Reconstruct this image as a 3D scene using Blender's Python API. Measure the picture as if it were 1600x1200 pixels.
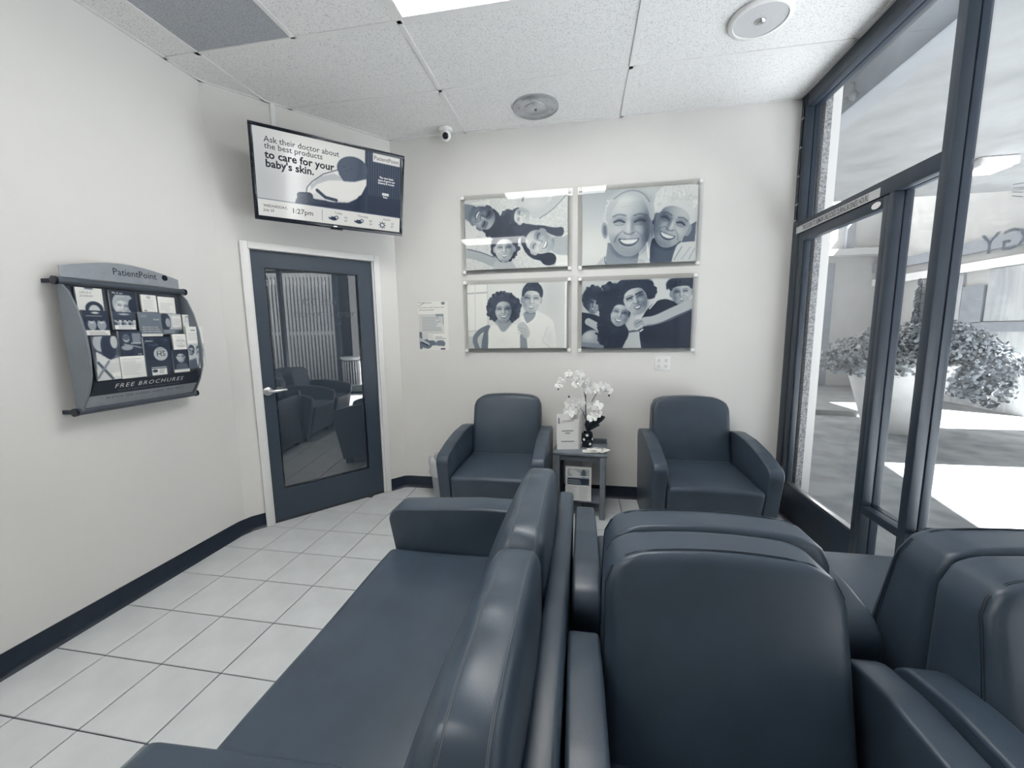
import bpy, bmesh, math, random
import numpy as np
from mathutils import Vector, Matrix, Euler
random.seed(7); RNG = np.random.default_rng(7)
PI = math.pi
for o in list(bpy.data.objects): bpy.data.objects.remove(o)
SC = bpy.context.scene
COL = SC.collection

# ------------------------------------------------------------------ camera
CAM_H = 1.41726
def make_camera():
    yaw, pitch, roll = -0.174779, 0.131469, -0.0142622
    f = Vector((math.sin(yaw)*math.cos(pitch), math.cos(yaw)*math.cos(pitch), -math.sin(pitch)))
    r = Vector((math.cos(yaw), -math.sin(yaw), 0)); u = r.cross(f)
    r2 = r*math.cos(roll)+u*math.sin(roll); u2 = -r*math.sin(roll)+u*math.cos(roll)
    cd = bpy.data.cameras.new('camera'); co = bpy.data.objects.new('camera', cd); COL.objects.link(co)
    M = Matrix((( r2.x, u2.x, -f.x, 0), (r2.y, u2.y, -f.y, 0), (r2.z, u2.z, -f.z, CAM_H), (0, 0, 0, 1)))
    co.matrix_world = M
    cd.sensor_fit = 'HORIZONTAL'; cd.sensor_width = 36.0; cd.lens = 36.0*627.608/1600.0
    cd.clip_start = 0.02; cd.clip_end = 200
    SC.camera = co
make_camera()
# ------------------------------------------------------------------ sky, sun, exposure
W = bpy.data.worlds.new('sky'); SC.world = W; W.use_nodes = True
bgn = W.node_tree.nodes['Background']; bgn.inputs[0].default_value = (1.0, 0.98, 0.94, 1); bgn.inputs[1].default_value = 0.6
SUN_EL, SUN_DX, SUN_DY = math.radians(50), 0.8, -0.6          # direction towards the sun
sd = bpy.data.lights.new('sun', 'SUN'); sd.energy = 62.0; sd.angle = math.radians(0.6); sd.color = (1.0, 0.98, 0.94)
so = bpy.data.objects.new('sun', sd); COL.objects.link(so); so.location = (8, -4, 12)
sv = Vector((SUN_DX*math.cos(SUN_EL), SUN_DY*math.cos(SUN_EL), math.sin(SUN_EL)))
so.rotation_euler = sv.to_track_quat('Z', 'Y').to_euler()
PANEL_STRENGTH = 10.0
SC.view_settings.view_transform = 'Standard'; SC.view_settings.look = 'None'
SC.view_settings.gamma = 1.0; SC.view_settings.exposure = 0.76
try: SC.view_settings.use_curve_mapping = False
except Exception: pass

# ------------------------------------------------------------------ materials
def lin(c):
    return tuple(((v/12.92) if v <= .04045 else ((v+.055)/1.055)**2.4) for v in c)
def rgb(r, g, b): return lin((r/255., g/255., b/255.))
def mat(name, col, rough=.5, spec=.5, metal=0., var=0., vscale=8., bump=0., bscale=60., coat=0., ior=None, detail=4.):
    m = bpy.data.materials.new(name); m.use_nodes = True; nt = m.node_tree; N = nt.nodes; L = nt.links
    b = N['Principled BSDF']
    b.inputs['Base Color'].default_value = (*col, 1); b.inputs['Roughness'].default_value = rough
    b.inputs['Specular IOR Level'].default_value = spec; b.inputs['Metallic'].default_value = metal
    if coat: b.inputs['Coat Weight'].default_value = coat; b.inputs['Coat Roughness'].default_value = .05
    if ior: b.inputs['IOR'].default_value = ior
    tc = N.new('ShaderNodeTexCoord')
    if var:
        n = N.new('ShaderNodeTexNoise'); n.inputs['Scale'].default_value = vscale; n.inputs['Detail'].default_value = detail
        L.new(tc.outputs['Object'], n.inputs['Vector'])
        r = N.new('ShaderNodeValToRGB'); r.color_ramp.elements[0].position = .3; r.color_ramp.elements[1].position = .7
        r.color_ramp.elements[0].color = (*[max(0, c*(1-var)) for c in col], 1); r.color_ramp.elements[1].color = (*[min(1, c*(1+var)) for c in col], 1)
        L.new(n.outputs['Fac'], r.inputs['Fac']); L.new(r.outputs['Color'], b.inputs['Base Color'])
    if bump:
        n2 = N.new('ShaderNodeTexNoise'); n2.inputs['Scale'].default_value = bscale; n2.inputs['Detail'].default_value = 3
        L.new(tc.outputs['Object'], n2.inputs['Vector'])
        bp = N.new('ShaderNodeBump'); bp.inputs['Strength'].default_value = bump; bp.inputs['Distance'].default_value = .01
        L.new(n2.outputs['Fac'], bp.inputs['Height']); L.new(bp.outputs['Normal'], b.inputs['Normal'])
    return m
def speckle_mat(name, base, dark, scale, lo, hi, rough=.9, bump=.0):
    m = mat(name, base, rough, .2); nt = m.node_tree; N = nt.nodes; L = nt.links; b = N['Principled BSDF']
    tc = N.new('ShaderNodeTexCoord'); n = N.new('ShaderNodeTexNoise'); n.inputs['Scale'].default_value = scale; n.inputs['Detail'].default_value = 2
    L.new(tc.outputs['Object'], n.inputs['Vector'])
    r = N.new('ShaderNodeValToRGB'); r.color_ramp.elements[0].position = lo; r.color_ramp.elements[1].position = hi
    r.color_ramp.elements[0].color = (*dark, 1); r.color_ramp.elements[1].color = (*base, 1)
    L.new(n.outputs['Fac'], r.inputs['Fac']); L.new(r.outputs['Color'], b.inputs['Base Color'])
    if bump:
        bp = N.new('ShaderNodeBump'); bp.inputs['Strength'].default_value = bump; bp.inputs['Distance'].default_value = .01
        L.new(n.outputs['Fac'], bp.inputs['Height']); L.new(bp.outputs['Normal'], b.inputs['Normal'])
    return m
def glass_mat(name, tint=(.95, .97, 1.), ior=1.45):
    m = bpy.data.materials.new(name); m.use_nodes = True; nt = m.node_tree; N = nt.nodes; L = nt.links
    N.remove(N['Principled BSDF']); out = N['Material Output']
    t = N.new('ShaderNodeBsdfTransparent'); t.inputs[0].default_value = (*tint, 1)
    g = N.new('ShaderNodeBsdfGlossy'); g.inputs['Roughness'].default_value = .0
    fr = N.new('ShaderNodeFresnel'); ge = N.new('ShaderNodeNewGeometry'); mp = N.new('ShaderNodeMapRange')   # same reflectance on both faces of the sheet
    mp.inputs['To Min'].default_value = ior; mp.inputs['To Max'].default_value = 1./ior; L.new(ge.outputs['Backfacing'], mp.inputs['Value']); L.new(mp.outputs['Result'], fr.inputs['IOR'])
    mx = N.new('ShaderNodeMixShader'); L.new(fr.outputs[0], mx.inputs[0]); L.new(t.outputs[0], mx.inputs[1]); L.new(g.outputs[0], mx.inputs[2])
    L.new(mx.outputs[0], out.inputs['Surface'])
    return m
def emit_mat(name, col, s):
    m = bpy.data.materials.new(name); m.use_nodes = True; nt = m.node_tree; N = nt.nodes
    b = N['Principled BSDF']; b.inputs['Base Color'].default_value = (.8, .8, .8, 1)
    b.inputs['Emission Color'].default_value = (*col, 1); b.inputs['Emission Strength'].default_value = s
    return m
def print_mat(name, rough=.4, emission=0., coat=0., base=1.):
    m = bpy.data.materials.new(name); m.use_nodes = True; nt = m.node_tree; N = nt.nodes; L = nt.links
    b = N['Principled BSDF']; a = N.new('ShaderNodeVertexColor'); a.layer_name = 'print'
    b.inputs['Roughness'].default_value = rough
    if emission:
        b.inputs['Base Color'].default_value = (.01, .012, .016, 1); L.new(a.outputs['Color'], b.inputs['Emission Color']); b.inputs['Emission Strength'].default_value = emission
    else: L.new(a.outputs['Color'], b.inputs['Base Color'])
    if coat: b.inputs['Coat Weight'].default_value = coat; b.inputs['Coat Roughness'].default_value = .03
    return m
def wood_mat(name, c0, c1, scale=(9, 9, .7), rough=.85):
    m = mat(name, c0, rough, .2); nt = m.node_tree; N = nt.nodes; L = nt.links; b = N['Principled BSDF']
    tc = N.new('ShaderNodeTexCoord'); mp = N.new('ShaderNodeMapping'); mp.inputs['Scale'].default_value = scale
    n = N.new('ShaderNodeTexNoise'); n.inputs['Scale'].default_value = 1.5; n.inputs['Detail'].default_value = 6; n.inputs['Distortion'].default_value = 1.2
    r = N.new('ShaderNodeValToRGB'); r.color_ramp.elements[0].position = .35; r.color_ramp.elements[1].position = .65
    r.color_ramp.elements[0].color = (*c1, 1); r.color_ramp.elements[1].color = (*c0, 1)
    L.new(tc.outputs['Object'], mp.inputs['Vector']); L.new(mp.outputs[0], n.inputs['Vector']); L.new(n.outputs['Fac'], r.inputs['Fac']); L.new(r.outputs['Color'], b.inputs['Base Color'])
    return m

M = {}
M['wall'] = mat('painted_wall', (.73, .715, .69), .75, .25, var=.012, vscale=3, bump=.04, bscale=180)
M['white'] = mat('white_trim', (.78, .775, .76), .4, .4, var=.02, vscale=6)
M['whiteplastic'] = mat('white_plastic', (.80, .795, .78), .35, .5, var=.015)
M['ceiling_tile'] = speckle_mat('ceiling_tile', (.80, .795, .78), (.50, .51, .52), 170, .34, .44)
M['tbar'] = mat('ceiling_bar', (.76, .755, .74), .45, .4, var=.01)
M['grille'] = speckle_mat('perforated_grille', (.46, .475, .50), (.28, .30, .33), 320, .40, .55, .6)
M['cloth_grille'] = speckle_mat('speaker_cloth', (.60, .605, .61), (.48, .49, .50), 320, .40, .55, .6)
M['tile'] = mat('floor_tile', (.555, .575, .585), .28, .45, var=.07, vscale=5, bump=.015, bscale=40)
M['grout'] = mat('grout', (.05, .06, .075), .9, .2, var=.2, vscale=30)
M['navy'] = mat('navy_vinyl', (.012, .020, .036), .35, .4, var=.15, vscale=20)
M['leather'] = mat('slate_leather', (.038, .057, .083), .38, .55, var=.14, vscale=7, bump=.04, bscale=260)
M['stitch'] = mat('stitching', (.026, .037, .052), .6, .3, var=.1)
M['stitchlight'] = mat('light_stitching', (.13, .15, .175), .6, .3, var=.1)
M['foot'] = mat('dark_foot', (.012, .018, .028), .5, .4, var=.1)
M['frame'] = mat('dark_aluminium', (.028, .040, .058), .38, .5, var=.08, vscale=14)
M['gasket'] = mat('gasket', (.006, .009, .014), .7, .2, var=.1)
M['doorpaint'] = mat('door_paint', (.040, .057, .082), .38, .45, var=.05, vscale=6)
M['doorglass'] = mat('door_glass', (.045, .058, .075), .0, .5, ior=2.5, var=.03)  # opaque pane, the dark corridor behind is put into its colour
M['chrome'] = mat('brushed_metal', (.62, .62, .62), .28, .5, metal=1, var=.05, vscale=40)
M['steel'] = mat('steel_disc', (.50, .52, .55), .34, .5, metal=1, var=.2, vscale=6)
M['glass'] = glass_mat('window_glass')
M['acrylic'] = glass_mat('clear_acrylic', (.98, .985, .985), 1.28)
M['panel'] = emit_mat('ceiling_light_diffuser', (1, .985, .95), PANEL_STRENGTH)
M['black'] = mat('gloss_black', (.008, .012, .02), .18, .5, var=.1)
M['ink'] = mat('dark_ink', (.016, .024, .042), .6, .3, var=.05)
M['greyink'] = mat('grey_ink', (.20, .22, .25), .6, .3, var=.05)
M['vinyl'] = mat('vinyl_lettering', (.30, .32, .34), .6, .3, var=.05)
M['whiteink'] = mat('white_ink', (.80, .80, .78), .6, .3, var=.03)
M['print'] = print_mat('photo_print', .45)
M['paper'] = mat('paper', (.74, .735, .72), .6, .3, var=.02)
M['paperedge'] = mat('paper_edge', (.55, .56, .56), .7, .2, var=.05)
M['screen'] = print_mat('lit_screen', .08, emission=.52)
M['screenink'] = mat('screen_ink', (.008, .014, .026), .5, .3, var=.05)
M['screengrey'] = mat('screen_grey', (.035, .045, .06), .5, .3, var=.03)
M['screenwhite'] = emit_mat('screen_white', (.75, .75, .74), .25)
M['rack'] = mat('silver_rack', (.36, .385, .42), .32, .5, metal=.55, var=.06, vscale=25)
M['rackdark'] = mat('rack_tube', (.09, .105, .13), .3, .5, metal=.4, var=.08, vscale=25)
M['rackside'] = mat('rack_side', (.20, .225, .26), .4, .5, metal=.3, var=.06)
M['tablewood'] = mat('grey_table', (.17, .195, .225), .5, .4, var=.15, vscale=14)
M['petal'] = mat('white_petal', (.84, .84, .82), .6, .3, var=.02)
M['stem'] = mat('dark_stem', (.02, .03, .04), .5, .4, var=.15)
M['bag'] = mat('bin_liner', (.62, .63, .64), .35, .5, var=.08, vscale=20, bump=.5, bscale=30)
M['bin'] = mat('grey_bin', (.36, .385, .41), .5, .4, var=.1)
M['ground'] = speckle_mat('concrete_ground', (.31, .32, .325), (.20, .21, .22), 3.2, .32, .62, .9, .2)
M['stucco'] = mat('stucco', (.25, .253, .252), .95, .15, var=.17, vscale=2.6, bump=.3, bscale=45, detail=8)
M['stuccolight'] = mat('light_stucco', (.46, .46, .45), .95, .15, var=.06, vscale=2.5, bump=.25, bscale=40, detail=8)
M['pebble'] = speckle_mat('pebble_dash', (.40, .40, .40), (.16, .17, .18), 90, .40, .58, .95, .4)
M['beam_shaded'] = mat('beam_face', (.20, .22, .245), .7, .3, var=.12, vscale=4)  # shade on the beam's near face put into a darker colour
M['beamlight'] = mat('beam_underside', (.24, .25, .26), .7, .3, var=.08, vscale=4)
M['plywood'] = wood_mat('plywood', (.50, .51, .51), (.36, .375, .39), (1.2, 3.5, .55))
M['band'] = mat('grey_band', (.26, .275, .30), .7, .3, var=.06)
M['recess'] = mat('recess_panel', (.28, .30, .33), .8, .2, var=.05)
M['planter'] = mat('planter_white', (.66, .66, .645), .6, .3, var=.05)
M['leaf'] = mat('leaf', (.19, .21, .225), .55, .35, var=.35, vscale=6)
M['slat'] = mat('gate_slat', (.80, .80, .78), .5, .4, var=.05)
M['dirt'] = mat('dirt', (.04, .045, .05), .9, .2, var=.2)

# ------------------------------------------------------------------ mesh helpers
def link(name, me, m=None, parent=None, loc=None, rot=None, smooth=None):
    o = bpy.data.objects.new(name, me); COL.objects.link(o)
    if m is not None and me is not None and not me.materials: me.materials.append(m)
    if parent is not None: o.parent = parent
    if loc is not None: o.location = loc
    if rot is not None: o.rotation_euler = rot
    if smooth is not None and me is not None: shade(me, smooth)
    return o
def shade(me, ang=40):
    me.polygons.foreach_set('use_smooth', [True]*len(me.polygons))
    try: me.set_sharp_from_angle(angle=math.radians(ang))
    except Exception: pass
def tag(o, label=None, cat=None, group=None, kind=None):
    if label: o['label'] = label
    if cat: o['category'] = cat
    if group: o['group'] = group
    if kind: o['kind'] = kind
    return o
def thing(name, loc, rz=0., label=None, cat=None, group=None, kind=None, rx=0.):
    o = bpy.data.objects.new(name, None); COL.objects.link(o); o.empty_display_size = .1
    o.location = loc; o.rotation_euler = (rx, 0, rz)
    return tag(o, label, cat, group, kind)
class MB:
    def __init__(s): s.v = []; s.f = []
    def add(s, v, f):
        b = len(s.v); s.v += [tuple(p) for p in v]; s.f += [tuple(i+b for i in q) for q in f]; return s
    def box(s, x0, x1, y0, y1, z0, z1):
        return s.add([(x0, y0, z0), (x1, y0, z0), (x1, y1, z0), (x0, y1, z0), (x0, y0, z1), (x1, y0, z1), (x1, y1, z1), (x0, y1, z1)],
                     [(0, 3, 2, 1), (4, 5, 6, 7), (0, 1, 5, 4), (1, 2, 6, 5), (2, 3, 7, 6), (3, 0, 4, 7)])
    def prism(s, poly, z0, z1):                     # polygon in xy (counter-clockwise)
        n = len(poly); v = [(p[0], p[1], z0) for p in poly]+[(p[0], p[1], z1) for p in poly]
        return s.add(v, [tuple(range(n-1, -1, -1)), tuple(range(n, 2*n))]+[(i, (i+1) % n, n+(i+1) % n, n+i) for i in range(n)])
    def tube(s, path, r, seg=8, cap=True):
        P = [Vector(p) for p in path]; n = len(P); R = r if isinstance(r, (list, tuple)) else [r]*n
        t0 = (P[1]-P[0]).normalized(); a = t0.orthogonal().normalized(); v = []
        for i in range(n):
            t = (P[min(i+1, n-1)]-P[max(i-1, 0)]).normalized()
            a = (a-t*a.dot(t)); a = a.normalized() if a.length > 1e-6 else t.orthogonal().normalized(); b = t.cross(a)
            for k in range(seg):
                q = P[i]+(a*math.cos(2*PI*k/seg)+b*math.sin(2*PI*k/seg))*R[i]; v.append(tuple(q))
        f = [(i*seg+k, i*seg+(k+1) % seg, (i+1)*seg+(k+1) % seg, (i+1)*seg+k) for i in range(n-1) for k in range(seg)]
        if cap: f += [tuple(range(seg-1, -1, -1)), tuple((n-1)*seg+k for k in range(seg))]
        return s.add(v, f)
    def lathe(s, prof, seg=24, c=(0, 0, 0)):        # (r,z) profile about z
        n = len(prof); v = [(c[0]+r*math.cos(2*PI*k/seg), c[1]+r*math.sin(2*PI*k/seg), c[2]+z) for r, z in prof for k in range(seg)]
        f = [(i*seg+k, i*seg+(k+1) % seg, (i+1)*seg+(k+1) % seg, (i+1)*seg+k) for i in range(n-1) for k in range(seg)]
        f += [tuple(range(seg-1, -1, -1)), tuple((n-1)*seg+k for k in range(seg))]
        return s.add(v, f)
    def ball(s, c, rx, ry, rz, nu=12, nv=8):
        prof = []
        v = []; f = []
        for j in range(1, nv):
            t = PI*j/nv
            for k in range(nu): v.append((c[0]+rx*math.sin(t)*math.cos(2*PI*k/nu), c[1]+ry*math.sin(t)*math.sin(2*PI*k/nu), c[2]+rz*math.cos(t)))
        top = len(v); v.append((c[0], c[1], c[2]+rz)); bot = len(v); v.append((c[0], c[1], c[2]-rz))
        for j in range(nv-2):
            for k in range(nu): f.append((j*nu+k, (j+1)*nu+k, (j+1)*nu+(k+1) % nu, j*nu+(k+1) % nu))
        for k in range(nu): f.append((top, k, (k+1) % nu)); f.append((bot, (nv-2)*nu+(k+1) % nu, (nv-2)*nu+k))
        return s.add(v, f)
    def mesh(s, name):
        me = bpy.data.meshes.new(name); me.from_pydata(s.v, [], s.f); me.update(); return me
    def build(s, name, m, parent=None, loc=None, rot=None, smooth=None, bevel=0., seg=2):
        me = s.mesh(name)
        if bevel:
            bm = bmesh.new(); bm.from_mesh(me)
            bmesh.ops.recalc_face_normals(bm, faces=bm.faces)
            es = [e for e in bm.edges if len(e.link_faces) == 2 and e.calc_face_angle(0) > math.radians(30)]
            bmesh.ops.bevel(bm, geom=es, offset=bevel, segments=seg, profile=.5, affect='EDGES', clamp_overlap=True)
            bm.to_mesh(me); bm.free()
            if smooth is None: smooth = 50
        return link(name, me, m, parent, loc, rot, smooth)
def box(name, x0, x1, y0, y1, z0, z1, m, parent=None, bevel=0., **k):
    return MB().box(x0, x1, y0, y1, z0, z1).build(name, m, parent, bevel=bevel, **k)
def round_poly(pts, rad, seg=5):
    out = []; n = len(pts)
    for i in range(n):
        p = Vector(pts[i]); r = rad[i]
        if r <= 0: out.append(tuple(p)); continue
        a = (Vector(pts[i-1])-p); b = (Vector(pts[(i+1) % n])-p); la, lb = a.length, b.length; a.normalize(); b.normalize()
        ang = a.angle(b); d = min(r/math.tan(ang/2), la*.49, lb*.49); rr = d*math.tan(ang/2)
        c = p+(a+b).normalized()*(rr/math.sin(ang/2)); s = p+a*d-c; e = p+b*d-c
        tot = s.angle(e); sg = 1 if s.x*e.y-s.y*e.x > 0 else -1
        for k in range(seg+1):
            t = sg*tot*k/seg; out.append((c.x+s.x*math.cos(t)-s.y*math.sin(t), c.y+s.x*math.sin(t)+s.y*math.cos(t)))
    return out
def side_prism(name, pts, x0, x1, bevel, m, parent, seg=3, smooth=40):
    """profile given as (y,z), extruded along x with rounded rims"""
    bm = bmesh.new(); n = len(pts)
    A = [bm.verts.new((x0, p[0], p[1])) for p in pts]; B = [bm.verts.new((x1, p[0], p[1])) for p in pts]
    fa = bm.faces.new(A); fb = bm.faces.new(B[::-1])
    for i in range(n): bm.faces.new((A[i], B[i], B[(i+1) % n], A[(i+1) % n]))
    bmesh.ops.recalc_face_normals(bm, faces=bm.faces)
    es = list({e for f in (fa, fb) for e in f.edges})
    if bevel: bmesh.ops.bevel(bm, geom=es, offset=bevel, segments=seg, profile=.5, affect='EDGES', clamp_overlap=True)
    me = bpy.data.meshes.new(name); bm.to_mesh(me); bm.free()
    return link(name, me, m, parent, smooth=smooth)
class RBox:
    """rounded box with a dense surface grid, then an arbitrary deformation"""
    def __init__(s, lo, hi, r, deform=None, n=6, k=3):
        s.c = (Vector(lo)+Vector(hi))/2; s.h = (Vector(hi)-Vector(lo))/2; s.r = r; s.deform = deform; s.n = n; s.k = k
    def f(s, p):
        p = Vector(p); inner = Vector([max(-(h-s.r), min(h-s.r, q)) for q, h in zip(p, s.h)]); d = p-inner
        q = inner+d.normalized()*s.r if d.length > 1e-9 else p
        q = q+s.c
        return Vector(s.deform(q)) if s.deform else q
    def ax(s, h):
        a = h-s.r; co = [a+s.r*math.tan(math.radians(45)*j/s.k) for j in range(1, s.k+1)]
        return [-c for c in co[::-1]]+[-a+2*a*j/s.n for j in range(s.n+1)]+co
    def build(s, name, m, parent, smooth=60):
        X, Y, Z = (s.ax(h) for h in s.h); idx = {}; V = []; F = []
        def vid(i, j, k):
            if (i, j, k) not in idx: idx[(i, j, k)] = len(V); V.append(tuple(s.f((X[i], Y[j], Z[k]))))
            return idx[(i, j, k)]
        nx, ny, nz = len(X)-1, len(Y)-1, len(Z)-1
        for i in range(nx):
            for j in range(ny):
                F.append((vid(i, j, 0), vid(i, j+1, 0), vid(i+1, j+1, 0), vid(i+1, j, 0))); F.append((vid(i, j, nz), vid(i+1, j, nz), vid(i+1, j+1, nz), vid(i, j+1, nz)))
        for i in range(nx):
            for k in range(nz):
                F.append((vid(i, 0, k), vid(i+1, 0, k), vid(i+1, 0, k+1), vid(i, 0, k+1))); F.append((vid(i, ny, k), vid(i, ny, k+1), vid(i+1, ny, k+1), vid(i+1, ny, k)))
        for j in range(ny):
            for k in range(nz):
                F.append((vid(0, j, k), vid(0, j, k+1), vid(0, j+1, k+1), vid(0, j+1, k))); F.append((vid(nx, j, k), vid(nx, j+1, k), vid(nx, j+1, k+1), vid(nx, j, k+1)))
        me = bpy.data.meshes.new(name); me.from_pydata(V, [], F); me.update()
        return link(name, me, m, parent, smooth=smooth)
def clip_poly(poly, planes):
    """clip polygon by half planes (a,b,c): a*x+b*y<=c"""
    for a, b, c in planes:
        out = []
        for i in range(len(poly)):
            p, q = poly[i], poly[(i+1) % len(poly)]; dp = a*p[0]+b*p[1]-c; dq = a*q[0]+b*q[1]-c
            if dp <= 0: out.append(p)
            if (dp < 0 < dq) or (dq < 0 < dp):
                t = dp/(dp-dq); out.append((p[0]+(q[0]-p[0])*t, p[1]+(q[1]-p[1])*t))
        poly = out
        if len(poly) < 3: return []
    return poly
def area(poly): return abs(sum(poly[i][0]*poly[(i+1) % len(poly)][1]-poly[(i+1) % len(poly)][0]*poly[i][1] for i in range(len(poly))))/2
def text(name, s, size, m, parent, x, z, y=0., align='LEFT', mirror=False, xs=1., extrude=0., rot=(PI/2, 0, 0), bold=0., shear=0., spacing=1.):
    cu = bpy.data.curves.new(name, 'FONT'); cu.body = s; cu.size = size; cu.align_x = align; cu.resolution_u = 2
    cu.extrude = extrude; cu.offset = bold; cu.shear = shear; cu.space_character = spacing
    to = bpy.data.objects.new(name+'_tmp', cu); COL.objects.link(to)
    dg = bpy.context.evaluated_depsgraph_get(); me = bpy.data.meshes.new_from_object(to.evaluated_get(dg)); me.name = name
    bpy.data.objects.remove(to); bpy.data.curves.remove(cu); me.materials.clear()
    o = link(name, me, m, parent, (x, y, z), rot); o.scale = (xs, 1, 1)
    return o

# ------------------------------------------------------------------ flat print painter (tones 0..1 -> navy..cream)
def duo(g):
    g = np.clip(g, 0, 1)[..., None]
    a = np.array([8, 22, 46])/255.; b = np.array([112, 122, 134])/255.; c = np.array([246, 244, 236])/255.
    s = np.where(g < .5, a+(b-a)*g*2, b+(c-b)*(g-.5)*2)
    return np.where(s <= .04045, s/12.92, ((s+.055)/1.055)**2.4)
def chaikin(pts, closed, it=2):
    for _ in range(it):
        out = []; n = len(pts); rng = range(n if closed else n-1)
        if not closed: out.append(pts[0])
        for i in rng:
            (x0, y0), (x1, y1) = pts[i], pts[(i+1) % n]; out += [(.75*x0+.25*x1, .75*y0+.25*y1), (.25*x0+.75*x1, .25*y0+.75*y1)]
        if not closed: out.append(pts[-1])
        pts = out
    return pts
class Art:
    soft_shapes = False
    def __init__(s, w, h, bg=.7, sx=None, sy=None, ox=0., oy=0.):
        s.w, s.h = w, h; s.a = np.full((h, w), float(bg))
        s.sx = sx or w; s.sy = sy or h                  # source units spanned by the canvas
        s.X, s.Y = np.meshgrid(ox+(np.arange(w)+.5)/w*s.sx, oy+(np.arange(h)+.5)/h*s.sy); s.px = s.sx/w
    def mix(s, al, v): s.a = s.a*(1-al)+v*al
    def ell(s, cx, cy, rx, ry, v, rot=0., soft=1.2, al=1.):
        c, n = math.cos(rot), math.sin(rot); x = (s.X-cx)*c+(s.Y-cy)*n; y = -(s.X-cx)*n+(s.Y-cy)*c
        d = np.sqrt((x/rx)**2+(y/ry)**2); s.mix(np.clip((1-d)*min(rx, ry)/(soft*s.px)+.5, 0, 1)*al, v)
    def glow(s, cx, cy, rx, ry, dv, rot=0.):
        c, n = math.cos(rot), math.sin(rot); x = (s.X-cx)*c+(s.Y-cy)*n; y = -(s.X-cx)*n+(s.Y-cy)*c
        s.a = s.a+dv*np.exp(-((x/rx)**2+(y/ry)**2))
    def poly(s, pts, v, al=1., blur=1):
        if s.soft_shapes and len(pts) > 4:               # shapes that run off the print keep square corners there
            x0, x1, y0, y1 = s.X.min(), s.X.max(), s.Y.min(), s.Y.max(); e = 22
            pts = chaikin([(x+(260 if x > x1-e else -260 if x < x0+e else 0), y+(260 if y > y1-e else 0)) for x, y in pts], True); blur = max(blur, 2)
        inside = np.zeros(s.a.shape, bool); n = len(pts)
        for i in range(n):
            (x0, y0), (x1, y1) = pts[i], pts[(i+1) % n]
            if y0 == y1: continue
            cond = ((y0 > s.Y) != (y1 > s.Y)) & (s.X < (x1-x0)*(s.Y-y0)/(y1-y0)+x0); inside ^= cond
        m = inside.astype(float)
        for _ in range(blur):
            p = np.pad(m, 1, mode='edge'); m = (p[:-2, 1:-1]+p[2:, 1:-1]+p[1:-1, :-2]+p[1:-1, 2:]+2*p[1:-1, 1:-1])/6
        s.mix(m*al, v)
    def line(s, pts, w, v, al=1., soft=1.):
        if s.soft_shapes and len(pts) > 2: pts = chaikin(pts, False); soft = 1.6
        d = np.full(s.a.shape, 1e9)
        for (x0, y0), (x1, y1) in zip(pts[:-1], pts[1:]):
            dx, dy = x1-x0, y1-y0; t = np.clip(((s.X-x0)*dx+(s.Y-y0)*dy)/(dx*dx+dy*dy+1e-9), 0, 1)
            d = np.minimum(d, np.hypot(s.X-x0-t*dx, s.Y-y0-t*dy))
        s.mix(np.clip((w/2-d)/(soft*s.px)+.5, 0, 1)*al, v)
    def noise(s, amp, cell=1):
        n = RNG.normal(0, amp, (s.h//cell+2, s.w//cell+2)); n = np.kron(n, np.ones((cell, cell)))[:s.h, :s.w]; s.a = s.a+n
    def rough(s, cx, cy, rx, ry, n, r, v, dv=.06, shell=.35):
        for _ in range(n):
            t = random.uniform(0, 2*PI); q = 1-shell*random.random(); s.ell(cx+rx*q*math.cos(t), cy+ry*q*math.sin(t), r*random.uniform(.6, 1.3), r*random.uniform(.6, 1.3), v+random.uniform(-dv, dv), random.random()*3)
    def face(s, cx, cy, S, rot, skin, mouth=1., wide=.74, light=1, ear=True, hair=None, line=-.55, low=-.15):
        """smiling face; S = half head height, rot = clockwise turn of the head"""
        c, n = math.cos(rot), math.sin(rot)
        def T(x, y): return (cx+S*(x*c-y*n), cy+S*(x*n+y*c))
        def E(x, y, rx, ry, v, al=1., so=1.2): p = T(x, y); s.ell(p[0], p[1], rx*S, ry*S, v, rot, so, al)
        def G(x, y, rx, ry, dv): p = T(x, y); s.glow(p[0], p[1], rx*S, ry*S, dv, rot)
        def Ln(pts, w, v, al=1.): s.line([T(*p) for p in pts], w*S, v, al)
        if ear: E(-wide-.02, .08, .12, .24, skin-.08); E(wide+.02, .08, .12, .24, skin-.08)
        keep = s.a.copy()
        E(0, 0, wide, 1., skin); E(0, .3, wide*.86, .72, skin)
        inside = np.clip(1.15-np.hypot(((s.X-cx)*c+(s.Y-cy)*n)/(wide*S), (-(s.X-cx)*n+(s.Y-cy)*c)/S), 0, .15)/.15
        pre = s.a.copy()
        G(.55*light, .2, .32, .9, -.20); G(-.3*light, -.5, .4, .3, .10); G(-.38*light, .22, .22, .18, .10); G(.34*light, .22, .16, .14, .07); G(0, .92, .5, .16, -.12)
        for sd in (-1, 1):
            G(sd*.32, -.12, .22, .13, -.20)
            Ln([(sd*.54, -.23), (sd*.36, -.31), (sd*.14, -.25)], .055, skin-.32, .6)
            Ln([(sd*.50, -.06), (sd*.34, -.13), (sd*.17, -.05)], .060, skin-.45, .85)
            Ln([(sd*.48, .02), (sd*.34, .05), (sd*.19, .02)], .035, skin-.25, .6)
            Ln([(sd*.20, .22), (sd*.40, .36), (sd*.47, .56)], .045, skin-.20, .6)
        G(.10*light, .1, .08, .28, -.14); G(-.03*light, .1, .06, .26, .14)
        Ln([(-.16, .27), (-.05, .33), (.05, .33), (.16, .27)], .05, skin-.28, .65)
        w = .36*mouth
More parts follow.
